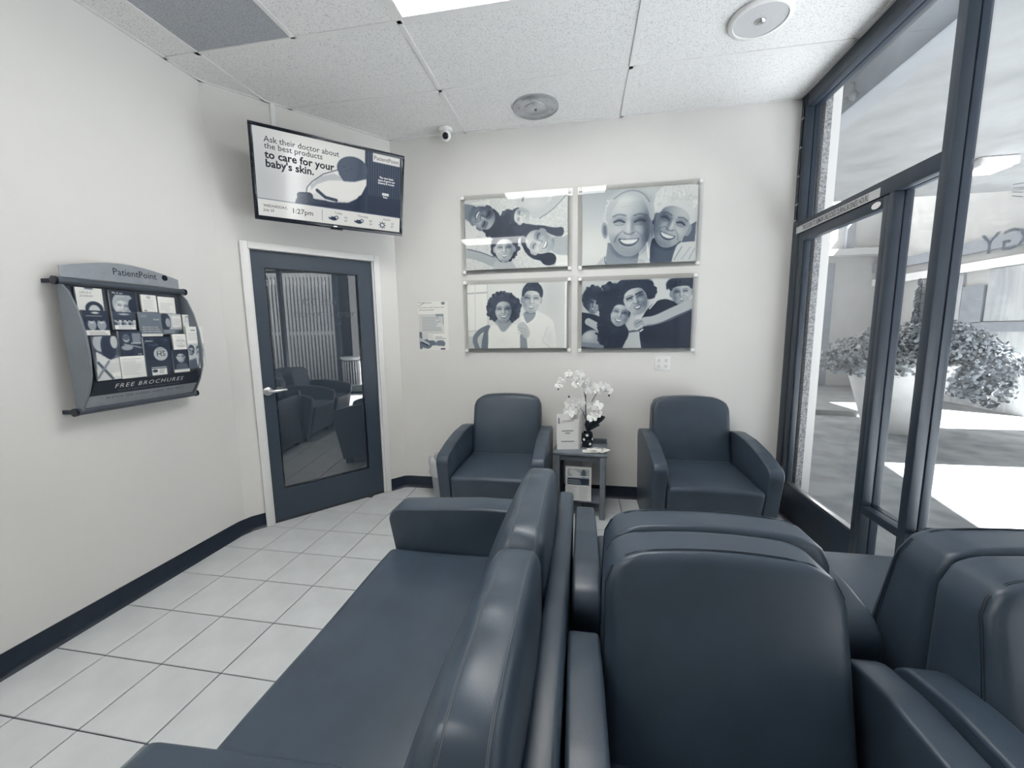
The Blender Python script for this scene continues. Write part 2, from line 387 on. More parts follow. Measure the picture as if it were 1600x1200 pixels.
        s.poly([T(-w, .44), T(-w*.5, .47), T(w*.5, .47), T(w, .44), T(w*.62, .66), T(0, .73), T(-w*.62, .66)], max(.12, skin-.34), .9, 2)
        s.poly([T(-w*.86, .475), T(-w*.4, .50), T(w*.4, .50), T(w*.86, .475), T(w*.5, .605), T(0, .64), T(-w*.5, .605)], min(.95, skin+.30), .95, 2)
        Ln([(-w*.6, .74), (0, .81), (w*.6, .74)], .05, skin-.14, .6)
        if hair is not None:
            q = [(-wide-.06, low), (-wide-.07, -.45), (-wide*.8, -.85), (-.3, -1.06), (.3, -1.06), (wide*.8, -.85), (wide+.07, -.45), (wide+.06, low), (wide*.9, low-.05), (wide*.80, -.45), (.3, line), (-.2, line-.04), (-wide*.80, -.45), (-wide*.9, low-.05)]
            s.poly([T(*p) for p in q], hair, .95, 2)
        s.a = np.where(inside > 0, s.a, np.where(np.abs(s.a-pre) > 0, s.a*.35+pre*.65, s.a))
    def panel(s, name, wd, ht, m, parent, loc=(0, 0, 0), rot=(0, 0, 0)):
        """flat grid facing local -y, centred"""
        h, w = s.a.shape
        xs = np.linspace(-wd/2, wd/2, w); zs = np.linspace(ht/2, -ht/2, h); XX, ZZ = np.meshgrid(xs, zs)
        co = np.zeros((h*w, 3), np.float32); co[:, 0] = XX.ravel(); co[:, 2] = ZZ.ravel()
        i = np.arange((h-1)*(w-1)); r = i//(w-1); q = i % (w-1); a = r*w+q
        fc = np.stack([a, a+w, a+w+1, a+1], 1).astype(np.int32)
        me = bpy.data.meshes.new(name); me.vertices.add(h*w); me.vertices.foreach_set('co', co.ravel())
        me.loops.add(len(fc)*4); me.loops.foreach_set('vertex_index', fc.ravel())
        me.polygons.add(len(fc)); me.polygons.foreach_set('loop_start', np.arange(0, len(fc)*4, 4, dtype=np.int32))
        try: me.polygons.foreach_set('loop_total', np.full(len(fc), 4, np.int32))
        except Exception: pass
        me.update(calc_edges=True)
        tone = s.a if m is M['screen'] else np.interp(s.a, [0, .15, .3, .45, .6, .75, 1], [0, .13, .35, .60, .76, .87, 1]); at = me.color_attributes.new('print', 'FLOAT_COLOR', 'POINT'); rgba = np.ones((h*w, 4), np.float32); rgba[:, :3] = duo(tone).reshape(-1, 3)
        at.data.foreach_set('color', rgba.ravel())
        return link(name, me, m, parent, loc, rot)
    def textlines(s, x0, y0, x1, n, dy, w, v, al=.7):
        for i in range(n): s.line([(x0, y0+i*dy), (x0+(x1-x0)*random.uniform(.6, 1.), y0+i*dy)], w, v, al)

# ================================================================== THE ROOM
XL, XR, YB, YF, CH = -2.39, 1.50, 3.355, -2.45, 2.998
DA, DB = Vector((-2.39, 2.372)), Vector((-1.60, 3.355)); DT = (DB-DA).normalized(); DN = Vector((DT.y, -DT.x)); DANG = math.atan2(DT.y, DT.x); DLEN = (DB-DA).length
# half planes of the room footprint (inside <= c)
ROOM = [(-1, 0, -XL), (1, 0, XR), (0, 1, YB), (0, -1, -YF), (-DN.x, -DN.y, -(DN.x*DA.x+DN.y*DA.y))]

fl = MB().prism(clip_poly([(XL-.2, YF), (XR+.08, YF), (XR+.08, YB), (XL-.2, YB)], [(-DN.x, -DN.y, -(DN.x*DA.x+DN.y*DA.y)+.1)]), -.06, -.005).build('floor', M['grout'])
tag(fl, 'pale grey square ceramic tile floor with thin dark grout lines', 'floor', kind='structure')
TX0, TSX, TY0, TSY = -2.09806, .301229, .989454, .296883
gap = .0028
def tile_mesh(poly, name, cx, cy):
    n = len(poly); c = (sum(p[0] for p in poly)/n, sum(p[1] for p in poly)/n); ins = []
    for p in poly:
        d = Vector((c[0]-p[0], c[1]-p[1])); ins.append((p[0]+d.x/d.length*.0025, p[1]+d.y/d.length*.0025))
    mb = MB(); V = [(p[0]-cx, p[1]-cy, -.005) for p in poly]+[(p[0]-cx, p[1]-cy, -.0012) for p in poly]+[(p[0]-cx, p[1]-cy, 0) for p in ins]
    F = [(i, (i+1) % n, n+(i+1) % n, n+i) for i in range(n)]+[(n+i, n+(i+1) % n, 2*n+(i+1) % n, 2*n+i) for i in range(n)]+[tuple(range(2*n, 3*n))]
    return mb.add(V, F).mesh(name)
full = None
for i in range(-1, 13):
    for j in range(-12, 9):
        x0, y0 = TX0+i*TSX, TY0+j*TSY; cx, cy = x0+TSX/2, y0+TSY/2
        sq = [(x0+gap, y0+gap), (x0+TSX-gap, y0+gap), (x0+TSX-gap, y0+TSY-gap), (x0+gap, y0+TSY-gap)]
        cp = clip_poly(sq, ROOM)
        if len(cp) < 3 or area(cp) < .0015: continue
        if abs(area(cp)-area(sq)) < 1e-6:
            if full is None: full = tile_mesh(sq, 'floor_tile', cx, cy)
            me = full
        else: me = tile_mesh(cp, 'floor_tile', cx, cy)
        link('floor_tile', me, M['tile'], fl, (cx, cy, 0))

# ---- ceiling grid
ce = MB().box(XL-.2, XR+.1, YF-.1, YB+.1, CH+.03, CH+.10).build('ceiling', M['ceiling_tile'])
tag(ce, 'suspended ceiling of speckled white panels in a white grid', 'ceiling', kind='structure')
GX = [XL, -2.16216, -.94296, .27624, 1.49544]; GY = [YB, 2.76961, 2.16001]
while GY[-1]-.6096 > YF: GY.append(GY[-1]-.6096)
GY.append(YF)
LIGHTS = ((2, 2), (6, 1)); bw = .012
def ctile(x0, x1, y0, y1, name='ceiling_tile', m='ceiling_tile'):
    cp = clip_poly([(x0+bw-.004, y0+bw-.004), (x1-bw+.004, y0+bw-.004), (x1-bw+.004, y1-bw+.004), (x0+bw-.004, y1-bw+.004)], ROOM)
    if len(cp) < 3 or area(cp) < .002: return
    return MB().prism(cp, CH+.004, CH+.022).build(name, M[m], ce)
for r in range(len(GY)-1):
    y1, y0 = GY[r], GY[r+1]
    for c in range(4):
        x0, x1 = GX[c], GX[c+1]
        if (r, c) in LIGHTS: continue
        if r == 2 and c == 1:
            g = ctile(x0, -1.55256, y0, y1, 'air_grille', 'grille'); g['label'] = 'grey perforated return air grille'
            ctile(-1.55256, x1, y0, y1)
        else: ctile(x0, x1, y0, y1)
def tbar(poly, name='grid_bar'):
    cp = clip_poly(poly, ROOM)
    if len(cp) >= 3 and area(cp) > 1e-5: MB().prism(cp, CH-.001, CH+.012).build(name, M['tbar'], ce)
for x in GX[1:4]: tbar([(x-bw, YF), (x+bw, YF), (x+bw, YB), (x-bw, YB)])
for y in GY[1:-1]: tbar([(XL, y-bw), (XR, y-bw), (XR, y+bw), (XL, y+bw)])
tbar([(-1.55256-bw, GY[3]), (-1.55256+bw, GY[3]), (-1.55256+bw, GY[2]), (-1.55256-bw, GY[2])])
# wall angle round the edge
tbar([(XL, YF), (XL+.018, YF), (XL+.018, YB), (XL, YB)], 'wall_angle'); tbar([(XL, YB-.018), (XR, YB-.018), (XR, YB), (XL, YB)], 'wall_angle')
tbar([(XR-.018, YF), (XR, YF), (XR, YB), (XR-.018, YB)], 'wall_angle')
q = [DA-DT*.1, DA-DT*.1+DN*.018, DB+DT*.1+DN*.018, DB+DT*.1]; tbar([tuple(p) for p in q], 'wall_angle')

# ---- walls
tag(box('wall_left', XL-.12, XL, YF-.1, DA.y+.05, -.05, CH+.1, M['wall']), 'long smooth white painted wall behind the brochure rack', 'wall', kind='structure')
tag(box('wall_back', DB.x-.05, XR+.25, YB, YB+.12, -.05, CH+.1, M['wall']), 'white painted end wall behind the two armchairs', 'wall', kind='structure')
M['greywall'] = mat('grey_painted_wall', (.46, .47, .48), .75, .25, var=.02, vscale=3)  # grey picked to lessen bounce from the unseen walls onto the near seats
tag(box('wall_right', XR, XR+.12, YF-.1, -.56, -.05, CH+.1, M['greywall']), 'unseen grey wall added behind the viewer to cut light from the storefront', 'wall', kind='structure')  # added solid wall in place of glazing, keeps the near backrests dark
tag(box('wall_front', XL-.12, XR+.1, YF-.12, YF, -.05, CH+.1, M['greywall']), 'grey painted wall closing the room behind the viewer', 'wall', kind='structure')
# angled wall with the door opening (local x along the wall, -y into the room)
S0, S1, DH = .128, 1.107, 2.053                        # outer edges of the door frame
wd = thing('wall_angled', (DA.x, DA.y, 0), DANG, 'narrow angled white wall holding the inner door and the screen', 'wall', kind='structure')
box('wall_panel', -.0, S0+.03, 0, .12, -.05, CH+.1, M['wall'], wd); box('wall_panel', S1-.03, DLEN, 0, .12, -.05, CH+.1, M['wall'], wd); box('wall_panel', S0+.03, S1-.03, 0, .12, DH-.03, CH+.1, M['wall'], wd)
box('cable_channel', .388, .418, -.014, 0, 2.45, CH, M['whiteplastic'], wd, bevel=.003)
# baseboards: dark vinyl cove strips
def cove(name, path, label, h=.105):
    prof = [(0, 0), (.020, 0), (.016, .006), (.008, .014), (.005, .03), (.005, h-.004), (.003, h), (0, h)]
    P = [Vector(p) for p in path]; V = []; n = len(P); k = len(prof)
    for i in range(n):
        a = (P[i]-P[i-1]).normalized() if i else None; b = (P[i+1]-P[i]).normalized() if i < n-1 else None
        na = Vector((a.y, -a.x)) if a else None; nb = Vector((b.y, -b.x)) if b else None
        nn = (na+nb).normalized()/max(.5, math.cos(na.angle(nb)/2)) if (a and b) else (na or nb)
        for d, z in prof: V.append((P[i].x+nn.x*d, P[i].y+nn.y*d, z))
    F = [(i*k+j, (i+1)*k+j, (i+1)*k+(j+1) % k, i*k+(j+1) % k) for i in range(n-1) for j in range(k)]+[tuple(range(k)), tuple((n-1)*k+j for j in range(k-1, -1, -1))]
    o = MB().add(V, F).build(name, M['navy'], smooth=35); return tag(o, label, 'baseboard', kind='structure')
bend = [DA+Vector((0, -.07)), DA+Vector((.004, -.04)), DA+Vector((.014, -.008)), DA+DT*.04+DN*.001]
cove('baseboard_left', [(XL, YF)]+bend+[DA+DT*(S0)], 'dark navy vinyl cove baseboard along the long white wall')
cove('baseboard_angled', [DA+DT*S1, DB-DT*.02, Vector((DB.x+.01, YB-.006)), Vector((DB.x+.05, YB))], 'short dark navy baseboard between the door frame and the end wall')
cove('baseboard_back', [Vector((DB.x+.05, YB)), Vector((XR-.03, YB))], 'dark navy vinyl baseboard along the end wall behind armchairs')

# ---- inner door
dr = thing('door_1', (DA.x, DA.y, 0), DANG, 'slate blue door with a tall glass pane in a white metal frame', 'door', kind='structure')
fw = .047
for nm, a, b, z0, z1 in (('frame_post', S0, S0+fw, 0, DH), ('frame_post', S1-fw, S1, 0, DH), ('frame_head', S0+fw, S1-fw, DH-fw, DH)):
    box(nm, a, b, -.018, .10, z0, z1, M['white'], dr, bevel=.003)
box('door_stop', S0+fw, S0+fw+.012, .0, .016, 0, DH-fw, M['white'], dr); box('door_stop', S1-fw-.012, S1-fw, .0, .016, 0, DH-fw, M['white'], dr)
da, db, dz0, dz1 = S0+fw+.003, S1-fw-.004, .012, DH-fw-.004
ga, gb, gz0, gz1 = .268, .930, .245, 1.890
for nm, a, b, z0, z1 in (('stile', da, ga, dz0, dz1), ('stile', gb, db, dz0, dz1), ('bottom_rail', ga, gb, dz0, gz0), ('top_rail', ga, gb, gz1, dz1)):
    box(nm, a, b, .016, .058, z0, z1, M['doorpaint'], dr)
for nm, a, b, z0, z1 in (('glazing_bead', ga, ga+.010, gz0, gz1), ('glazing_bead', gb-.010, gb, gz0, gz1), ('glazing_bead', ga+.01, gb-.01, gz0, gz0+.010), ('glazing_bead', ga+.01, gb-.01, gz1-.010, gz1)):
    box(nm, a, b, .022, .05, z0, z1, M['black'], dr)
box('pane', ga+.008, gb-.008, .034, .042, gz0+.008, gz1-.008, M['doorglass'], dr)
hd = MB().lathe([(.033, 0), (.033, .006), (.028, .012), (.012, .016), (.012, .045), (.0105, .05)], 24).build('door_handle', M['chrome'], dr, (.220, .016, 1.005), (PI/2, 0, 0), smooth=40)
MB().tube([(0, 0, .045), (.02, 0, .05), (.06, .002, .05), (.105, .004, .046), (.118, .005, .044)], [.011, .0115, .0105, .009, .006], 10).build('lever', M['chrome'], hd, smooth=50)
for z in (.22, 1.03, 1.80): MB().tube([(S1-fw-.002, .012, z-.05), (S1-fw-.002, .012, z+.05)], .007, 10).build('hinge', M['chrome'], dr, smooth=40)

# ---- glazed storefront on the right
wf = thing('window_1', (0, 0, 0), 0, 'dark aluminium storefront with tall panes looking out to the courtyard', 'window', kind='structure')
FX0, FX1 = 1.500, 1.588
def fr(name, y0, y1, z0, z1, x0=FX0, x1=FX1, m='frame', parent=None, bevel=.002): return box(name, x0, x1, y0, y1, z0, z1, M[m], parent or wf, bevel=bevel)
def member(name, y0, y1, z0, z1, parent=None, d=.004):        # two aluminium profiles with a dark gasket between
    fr(name, y0, y1, z0, z1, 1.500, 1.545, parent=parent); fr(name+'_gasket', y0+d, y1-d, z0+d, z1-d, 1.545, 1.552, 'gasket', parent, 0); fr(name, y0, y1, z0, z1, 1.552, 1.588, parent=parent)
member('corner_post', 3.272, YB, 0, CH); member('head_rail', -.56, 3.272, 2.905, CH)
member('transom_bar', 2.112, 3.272, 2.072, 2.150)
for y in (2.070, .76, -.56): member('mullion', y, y+.048, 0, 2.905)
member('jamb', 2.37, 2.402, 0, 2.072)
member('low_rail', 2.112, 2.37, .405, .448); member('sill_rail', 2.112, 2.37, 0, .06)
for a, b in ((.808, 2.070), (-.512, .76)): member('low_rail', a, b, .405, .448); member('sill_rail', a, b, 0, .06)
def pane(y0, y1, z0, z1, parent=None, x=1.54): return box('pane', x, x+.008, y0, y1, z0, z1, M['glass'], parent or wf)
pane(2.108, 3.276, 2.146, 2.909); pane(2.108, 2.374, .444, 2.076); pane(2.108, 2.374, .056, .409)
for a, b in ((.804, 2.074), (-.516, .764)): pane(a, b, .444, 2.909); pane(a, b, .056, .409)
ed = thing('door_2', (0, 0, 0), 0, 'dark framed glass entrance door beside the end wall', 'door', kind='structure')
for nm, y0, y1, z0, z1 in (('stile', 3.205, 3.268, .012, 2.068), ('stile', 2.406, 2.446, .012, 2.068), ('kick_rail', 2.446, 3.205, .012, .262), ('top_rail', 2.446, 3.205, 2.012, 2.068)):
    fr(nm, y0, y1, z0, z1, 1.503, 1.552, parent=ed)
fr('glazing_bead', 2.446, 3.205, .262, .272, 1.508, 1.545, 'chrome', ed, .002); fr('glazing_bead', 3.195, 3.205, .272, 2.012, 1.512, 1.545, 'frame', ed, .002)
pane(2.444, 3.207, .266, 2.014, ed, 1.526)
fr('threshold', 2.37, 3.272, 0, .012, 1.48, 1.60, 'chrome', wf, .002)
# notice strip, oval badge
nt = thing('notice_strip', (1.4995, 2.885, 2.097), -PI/2, 'pale notice strip with capital lettering stuck on the transom over the glass door', 'sign')
box('strip', -.415, .415, -.0015, 0, -.023, .023, M['paperedge'], nt)
text('lettering', 'THIS DOOR TO REMAIN UNLOCKED DURING BUSINESS HOURS', .046, M['ink'], nt, 0, -.0155, -.0022, 'CENTER', xs=.50, bold=.0006)
ov = thing('oval_badge', (1.5025, 2.495, 2.038), -PI/2, 'small white oval sticker on the top rail of the glass door', 'sticker')
MB().prism([(.035*math.cos(t*PI/12), .017*math.sin(t*PI/12)) for t in range(24)], 0, .0015).build('badge', M['whiteplastic'], ov, rot=(PI/2, 0, 0))
# lettering on the window glass, reads from outside
wl = thing('window_lettering', (1.551, 1.455, 0), PI/2, 'grey vinyl clinic lettering on the big window pane, mirrored from inside', 'lettering')
text('lettering', 'DERMATOLOGY', .112, M['vinyl'], wl, 0, 1.688, 0, 'CENTER', xs=1.20)
text('lettering', 'OC', .155, M['vinyl'], wl, -.10, 1.88, 0, 'RIGHT', xs=1.05); text('lettering', 'skin', .155, M['vinyl'], wl, -.05, 1.88, 0, 'LEFT', xs=1.05)
text('lettering', 'SANTA ANA', .066, M['vinyl'], wl, .09, 1.556, 0, 'CENTER', xs=1.05)
for k in range(4): MB().tube([(.355, 0, 1.868+k*.016), (.395, 0, 1.884+k*.013)], .0016, 5).build('logo_stroke', M['vinyl'], wl)
# sensor cable clipped to the corner post
cb = thing('alarm_cable', (1.4965, 3.315, 0), 0, 'thin dark alarm cable clipped down the corner post', 'cable')
MB().tube([(0, .01, 2.96), (0, -.005, 2.9), (0, 0, 2.8), (0, .002, 2.4), (0, 0, 2.16)], .004, 6).build('cable', M['black'], cb, smooth=60)
for z in (2.85, 2.66, 2.47, 2.28, 2.17): box('clip', -.006, .0015, -.012, .012, z-.005, z+.005, M['chrome'], cb)

# ================================================================== OUTSIDE
gd = box('ground', XR+.1, 16, -14, 14, -.12, -.02, M['ground']); tag(gd, 'worn grey concrete courtyard outside with bright sun patches', 'ground', kind='structure')
pb = box('pilaster', 1.600, 1.642, 3.25, 3.75, -.1, 3.35, M['pebble']); tag(pb, 'narrow pebble textured pilaster outside the entrance door', 'pilaster', kind='structure')
def shift(p, z=3.3): k = (z+.02)/math.tan(SUN_EL); return (p[0]+SUN_DX*k, p[1]+SUN_DY*k)
# canopy: plastered soffit plus added unseen slabs, edges shaped to cast the sun patches
cnA = shift((3.14, 4.715)); cnB = shift((2.45, 1.6)); cnC = shift((4.35, 6.33)); cnD = shift((4.35, 8.05))
cpoly1 = [(1.6, -13), cnB if False else (cnB[0], -13), cnB, cnA, (cnA[0], 7.2), (1.6, 7.2)]
canopy = thing('canopy', (0, 0, 0), 0, 'pale plastered soffit over the walkway outside, with added unseen slabs shaping the sun patches', 'canopy', kind='structure')
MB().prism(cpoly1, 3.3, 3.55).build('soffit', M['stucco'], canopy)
MB().prism([(cnA[0], cnA[1]), (10.5, cnA[1]), (10.5, cnC[1]), (cnA[0], cnC[1])], 3.3, 3.55).build('soffit', M['stucco'], canopy)  # added unseen slab, shades the ground between the two sun patches
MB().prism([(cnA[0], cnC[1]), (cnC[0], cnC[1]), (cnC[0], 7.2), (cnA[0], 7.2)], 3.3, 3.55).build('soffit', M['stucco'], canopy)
MB().prism([(cnC[0], cnD[1]), (10.5, cnD[1]), (10.5, 7.2), (cnC[0], 7.2)], 3.3, 3.55).build('soffit', M['stucco'], canopy)  # added unseen slab, shades the ground beyond the far sun patch
bm_ = thing('canopy_beam', (0, 0, 0), 0, 'beam hanging under the soffit parallel to the windows, near face darkened as shade', 'beam', kind='structure')
box('beam_face', 2.03, 2.05, -6, 7.0, 3.10, 3.305, M['beam_shaded'], bm_); box('beam_underside', 2.05, 2.20, -6, 7.0, 3.10, 3.305, M['beamlight'], bm_)
for y in (3.78, 2.78):
    sp = thing('flood_light', (2.03, y, 3.22), 0, 'pale twin flood light on the canopy beam, ' + ('farther' if y > 3.5 else 'nearer') + ' of two', 'lamp', 'beam flood lights')
    MB().lathe([(.012, 0), (.030, .02), (.034, .055), (.030, .06)], 14).build('lamp_head', M['beamlight'], sp, (-.03, .03, -.02), (0, 1.9, .5), smooth=50)
    MB().lathe([(.012, 0), (.030, .02), (.034, .055), (.030, .06)], 14).build('lamp_head', M['beamlight'], sp, (-.03, -.03, -.04), (0, 2.1, -.5), smooth=50)
    box('mount', -.03, 0, -.04, .04, -.04, .04, M['beamlight'], sp, bevel=.005)
# soffit lamp
sl = thing('soffit_lamp', (4.62, 5.86, 3.30), .0, 'square lit wall pack lamp fixed under the soffit', 'lamp')
box('housing', -.19, .19, -.17, .17, -.10, 0, M['stuccolight'], sl, bevel=.015)
box('diffuser', -.15, .15, -.13, .13, -.118, -.095, emit_mat('soffit_lamp_glow', (1, .98, .93), 2.2), sl, bevel=.006)
box('side_window', -.15, .15, -.178, -.165, -.085, -.02, emit_mat('soffit_lamp_side', (1, .98, .93), 1.4), sl)
# boarded shop front opposite
op = thing('wall_opposite', (0, 0, 0), 0, 'boarded up stucco shop front across the courtyard', 'wall', kind='structure')
box('wall_mass', 6.42, 10.5, 6.95, 12, -.1, 4.6, M['stuccolight'], op)
box('fascia', 6.30, 6.43, 6.95, 10.6, 2.58, 2.76, M['band'], op); box('trim_strip', 6.33, 6.43, 6.95, 10.6, 2.29, 2.43, M['white'], op)
for y0, y1 in ((6.97, 7.80), (8.25, 9.2)): box('plywood_board', 6.385, 6.42, y0, y1, 1.46, 2.28, M['plywood'], op)
box('plywood_board', 6.385, 6.42, 6.97, 9.2, -.02, 1.30, M['plywood'], op)
box('door_panel', 6.37, 6.42, 7.84, 8.22, 1.44, 2.05, M['band'], op); box('band', 6.37, 6.42, 6.95, 8.0, 1.30, 1.45, M['band'], op)
box('plinth_line', 6.36, 6.42, 6.95, 10.4, -.02, .02, M['gasket'], op)
ew = thing('wall_end', (0, 0, 0), 0, 'tall plastered wall closing the far end of the courtyard', 'wall', kind='structure')
box('wall_mass', 1.7, 6.42, 10.4, 10.8, -.1, 5.2, M['stuccolight'], ew); box('eave', 1.7, 6.42, 10.0, 10.4, 2.93, 3.06, M['stuccolight'], ew); box('recess_panel', 4.9, 5.56, 10.37, 10.40, -.02, 2.82, M['recess'], ew)
box('downpipe', 5.70, 5.86, 10.3, 10.4, 3.06, 4.0, M['band'], ew)
kb = MB().prism([(3.2, 7.35), (5.2, 7.05), (6.4, 6.55), (6.4, 10.4), (3.2, 10.4)], -.02, .06).build('kerb', M['stucco']); tag(kb, 'low concrete kerb platform around the planter in the courtyard', 'kerb', kind='structure')
# planter with a leafy shrub
pl = thing('planter', (4.22, 6.25, -.02), 0, 'tall white tapered planter with a spreading leafy shrub', 'planter')
MB().lathe([(.30, 0), (.31, .01), (.56, .90), (.58, .93), (.56, .95), (.52, .95), (.50, .86)], 32).build('pot', M['planter'], pl, smooth=40)
MB().lathe([(.505, 0), (.50, .01)], 24).build('soil', M['dirt'], pl, (0, 0, .86))
def leaves(name, blobs, n, size, parent, m='leaf', seed=3):
    rg = np.random.default_rng(seed); V = []; F = []; w = np.array([b[6] for b in blobs]); w = w/w.sum()
    for i in range(n):
        b = blobs[rg.choice(len(blobs), p=w)]; d = rg.normal(size=3); d /= np.linalg.norm(d); d *= rg.uniform(.45, 1.)**.6
        c = np.array(b[:3])+d*np.array(b[3:6]); nrm = d/np.linalg.norm(d)+rg.normal(0, .55, 3)+np.array([0, 0, .35]); nrm /= np.linalg.norm(nrm)
        a = np.cross(nrm, rg.normal(size=3)); a /= np.linalg.norm(a); e = np.cross(nrm, a); s = size*rg.uniform(.6, 1.25); k = len(V)
        pts = [(-.5, 0), (-.25, .42), (.12, .36), (.2, .5), (.55, .1), (.5, -.28), (.1, -.45), (-.3, -.36)]
        for p, q in pts: V.append(tuple(c+a*p*s+e*q*s+nrm*(-.25*s*(p*p+q*q))))
        F.append(tuple(range(k, k+8)))
    o = MB().add(V, F).build(name, M[m], parent); o['kind'] = 'stuff'; return o
leaves('foliage', [(-.35, 0, 1.05, .55, .5, .28, 1.2), (.35, 0, 1.15, .65, .55, .38, 2.2), (.75, -.1, .92, .55, .45, .34, 1.6), (.2, 0, .95, .5, .5, .3, 1), (.95, -.15, .62, .25, .25, .28, .35), (-.75, 0, .95, .25, .25, .16, .3), (-.3, 0, 1.3, .18, .2, .16, .15), (-.1, -.38, .92, .5, .22, .16, .9), (-.5, -.2, .90, .3, .3, .14, .5), (.55, -.3, .8, .45, .3, .3, .9)], 8000, .048, pl)
for k in range(9):
    t = k*.7; MB().tube([(0, 0, .85), (.25*math.cos(t)+.1, .25*math.sin(t), 1.05), (.6*math.cos(t)+.25, .5*math.sin(t), 1.2-.12*(k % 3))], [.014, .01, .004], 6).build('branch', M['stem'], pl)
# wire trellis on the far wall
tr = thing('trellis', (6.34, 8.85, 0), -PI/2, 'narrow wire trellis with creeper on the boarded wall', 'trellis')
for x in (-.16, .16): MB().tube([(x, -.02, 1.1), (x, -.02, 2.25)], .007, 5).build('upright', M['stem'], tr)
for k in range(7): MB().tube([(-.16, -.02, 1.15+k*.17), (.16, -.02, 1.15+k*.17)], .005, 5).build('rung', M['stem'], tr)
leaves('creeper', [(-.2, -.03, 1.7, .05, .04, .62, 1)], 220, .07, tr, seed=5)
# slatted gate and litter bin seen in reflections
gt = thing('slatted_gate', (6.2, -.15, -.02), 0, 'tall gate of pale vertical slats across the courtyard, seen mirrored in the door', 'gate')
sm = MB().box(-.02, .02, -.027, .027, .05, 3.05).mesh('slat'); sm.materials.append(M['slat'])
for k in range(40): link('slat', sm, None, gt, (0, -.06-k*.096, 0))
for z0, z1 in ((.05, .13), (1.40, 1.50), (2.98, 3.08)): box('rail', .02, .05, -3.9, 0, z0, z1, M['slat'], gt)
box('gap_shade_sheet', .30, .34, -3.95, .3, 0, 3.2, M['gasket'], gt); box('gate_post', -.05, .06, 0, .12, 0, 3.1, M['frame'], gt)  # dark sheet added behind the slats to stand for shade in the gaps
lb = thing('litter_bin', (6.0, .26, -.02), 0, 'round slatted litter bin outside, seen mirrored in the door', 'bin')
MB().lathe([(.20, .03), (.20, .72), (.19, .73)], 20).build('liner', M['gasket'], lb, smooth=40)
bs = MB().box(-.006, .006, -.018, .018, .04, .68).mesh('bin_slat'); bs.materials.append(M['slat'])
for k in range(20): link('bin_slat', bs, None, lb, (.22*math.cos(k*PI/10), .22*math.sin(k*PI/10), 0), (0, 0, k*PI/10))
MB().lathe([(.20, .70), (.27, .76), (.27, .79), (.20, .80), (.12, .78)], 24).build('rim', M['slat'], lb, smooth=40)
MB().lathe([(.22, 0), (.22, .04)], 20).build('base', M['slat'], lb)

# ================================================================== SEATING
ARM_PTS = [(.30, .055), (.375, .640), (.20, .670), (.0, .668), (-.20, .640), (-.412, .585), (-.305, .055)]
ARM_RAD = [.01, .08, .3, .3, .3, .06, .012]
def arm_profile(): return round_poly(ARM_PTS, ARM_RAD, 6)
def seam(name, path, parent, r=.0016, m='stitch'): return MB().tube(path, r, 5).build(name, M[m], parent, smooth=60)
def armchair(loc, rz, label, W=.73, arms=(-1, 1), aw=.085, back_in=.0, back_dx=.0):
    t = thing('armchair', loc, rz, label, 'armchair', 'slate leather armchairs')
    hw = W/2-aw
    for s in arms:
        x0, x1 = (s*hw, s*(hw+aw)); x0, x1 = min(x0, x1), max(x0, x1)
        side_prism('arm', arm_profile(), x0, x1, .020, M['leather'], t)
    def sd(p):                                      # seat front leans back towards the floor
        x, y, z = p; w = max(0, min(1, (.1-y)/.4)); y += w*(.455-z)*.24
        if z > .4: z += .012*(1-(x/hw)**2)*max(0, 1-((y+.1)/.32)**2)
        return (x, y, z)
    RBox((-hw+.001, -.405, .055), (hw-.001, .20, .452), .032, sd, n=8).build('seat', M['leather'], t)
    ht, yr = .905, .40; bw_ = hw-.004-back_in
    def bd(p):                                      # reclined, rounded top corners, soft front
        x, y, z = p; k = (y-.16)/(yr-.16); zz = (z-.40)/(ht-.40)
        yf = .160+.120*zz; y2 = yf+(yr-yf)*k
        R = .085; wid = bw_*(1-.03*max(0, zz)**1.5)
        if z > ht-R: wid -= R-math.sqrt(max(0, R*R-(z-(ht-R))**2))
        u = x/bw_
        if k < .6: y2 -= .016*(1-min(1, u*u))*math.sin(PI*max(0, min(1, zz)))
        z2 = z-.012*u*u*(1 if zz > .8 else 0)
        return (u*wid+back_dx, y2, z2)
    bb = RBox((-bw_, .16, .40), (bw_, yr, ht), .030, bd, n=10); bk = bb.build('backrest', M['leather'], t)
    e = .0012; bs_ = RBox((-bw_-e, .16-e, .40), (bw_+e, yr+e, ht+e), .030+e, bd); hx, hy, hz = bs_.h; r = .030
    def ring(y, n=14):
        pts = [(-hx, y, -hz+2*hz*i/n*.985) for i in range(n+1)]; pts = [(-hx, y, z) for _, _, z in pts]
        pts += [(-hx+r*.3+(2*hx-r*.6)*i/n, y, hz) for i in range(n+1)]+[(hx, y, hz-2*hz*i/n*.985) for i in range(n+1)]
        return [bs_.f(p) for p in pts]
    seam('seam', ring(-hy+.036), bk, .0013); seam('seam', ring(-hy+.045), bk, .0010)
    for sx in (-1, 1):
        for y in (-.26, .22):
            MB().box(-.03, .03, -.03, .03, 0, .06).build('foot', M['foot'], t, (sx*(W/2-.06) if (sx in arms) else sx*(hw-.05), y, 0), bevel=.004)
    return t
armchair((-.600, 2.875, 0), 0, 'slate leather armchair against the end wall, beside the inner door')
armchair((.800, 2.875, 0), 0, 'slate leather armchair against the end wall, beside the glass entrance door')
armchair((.337, .640, 0), math.radians(1), 'large foreground slate leather armchair facing the viewer, right of the sofa back', W=.725, aw=.080, back_in=.016, back_dx=-.016)
armchair((.375, 1.452, 0), PI, 'slate leather armchair facing the end wall, back to back with the central foreground armchair', W=.80, back_in=.030, back_dx=.030)
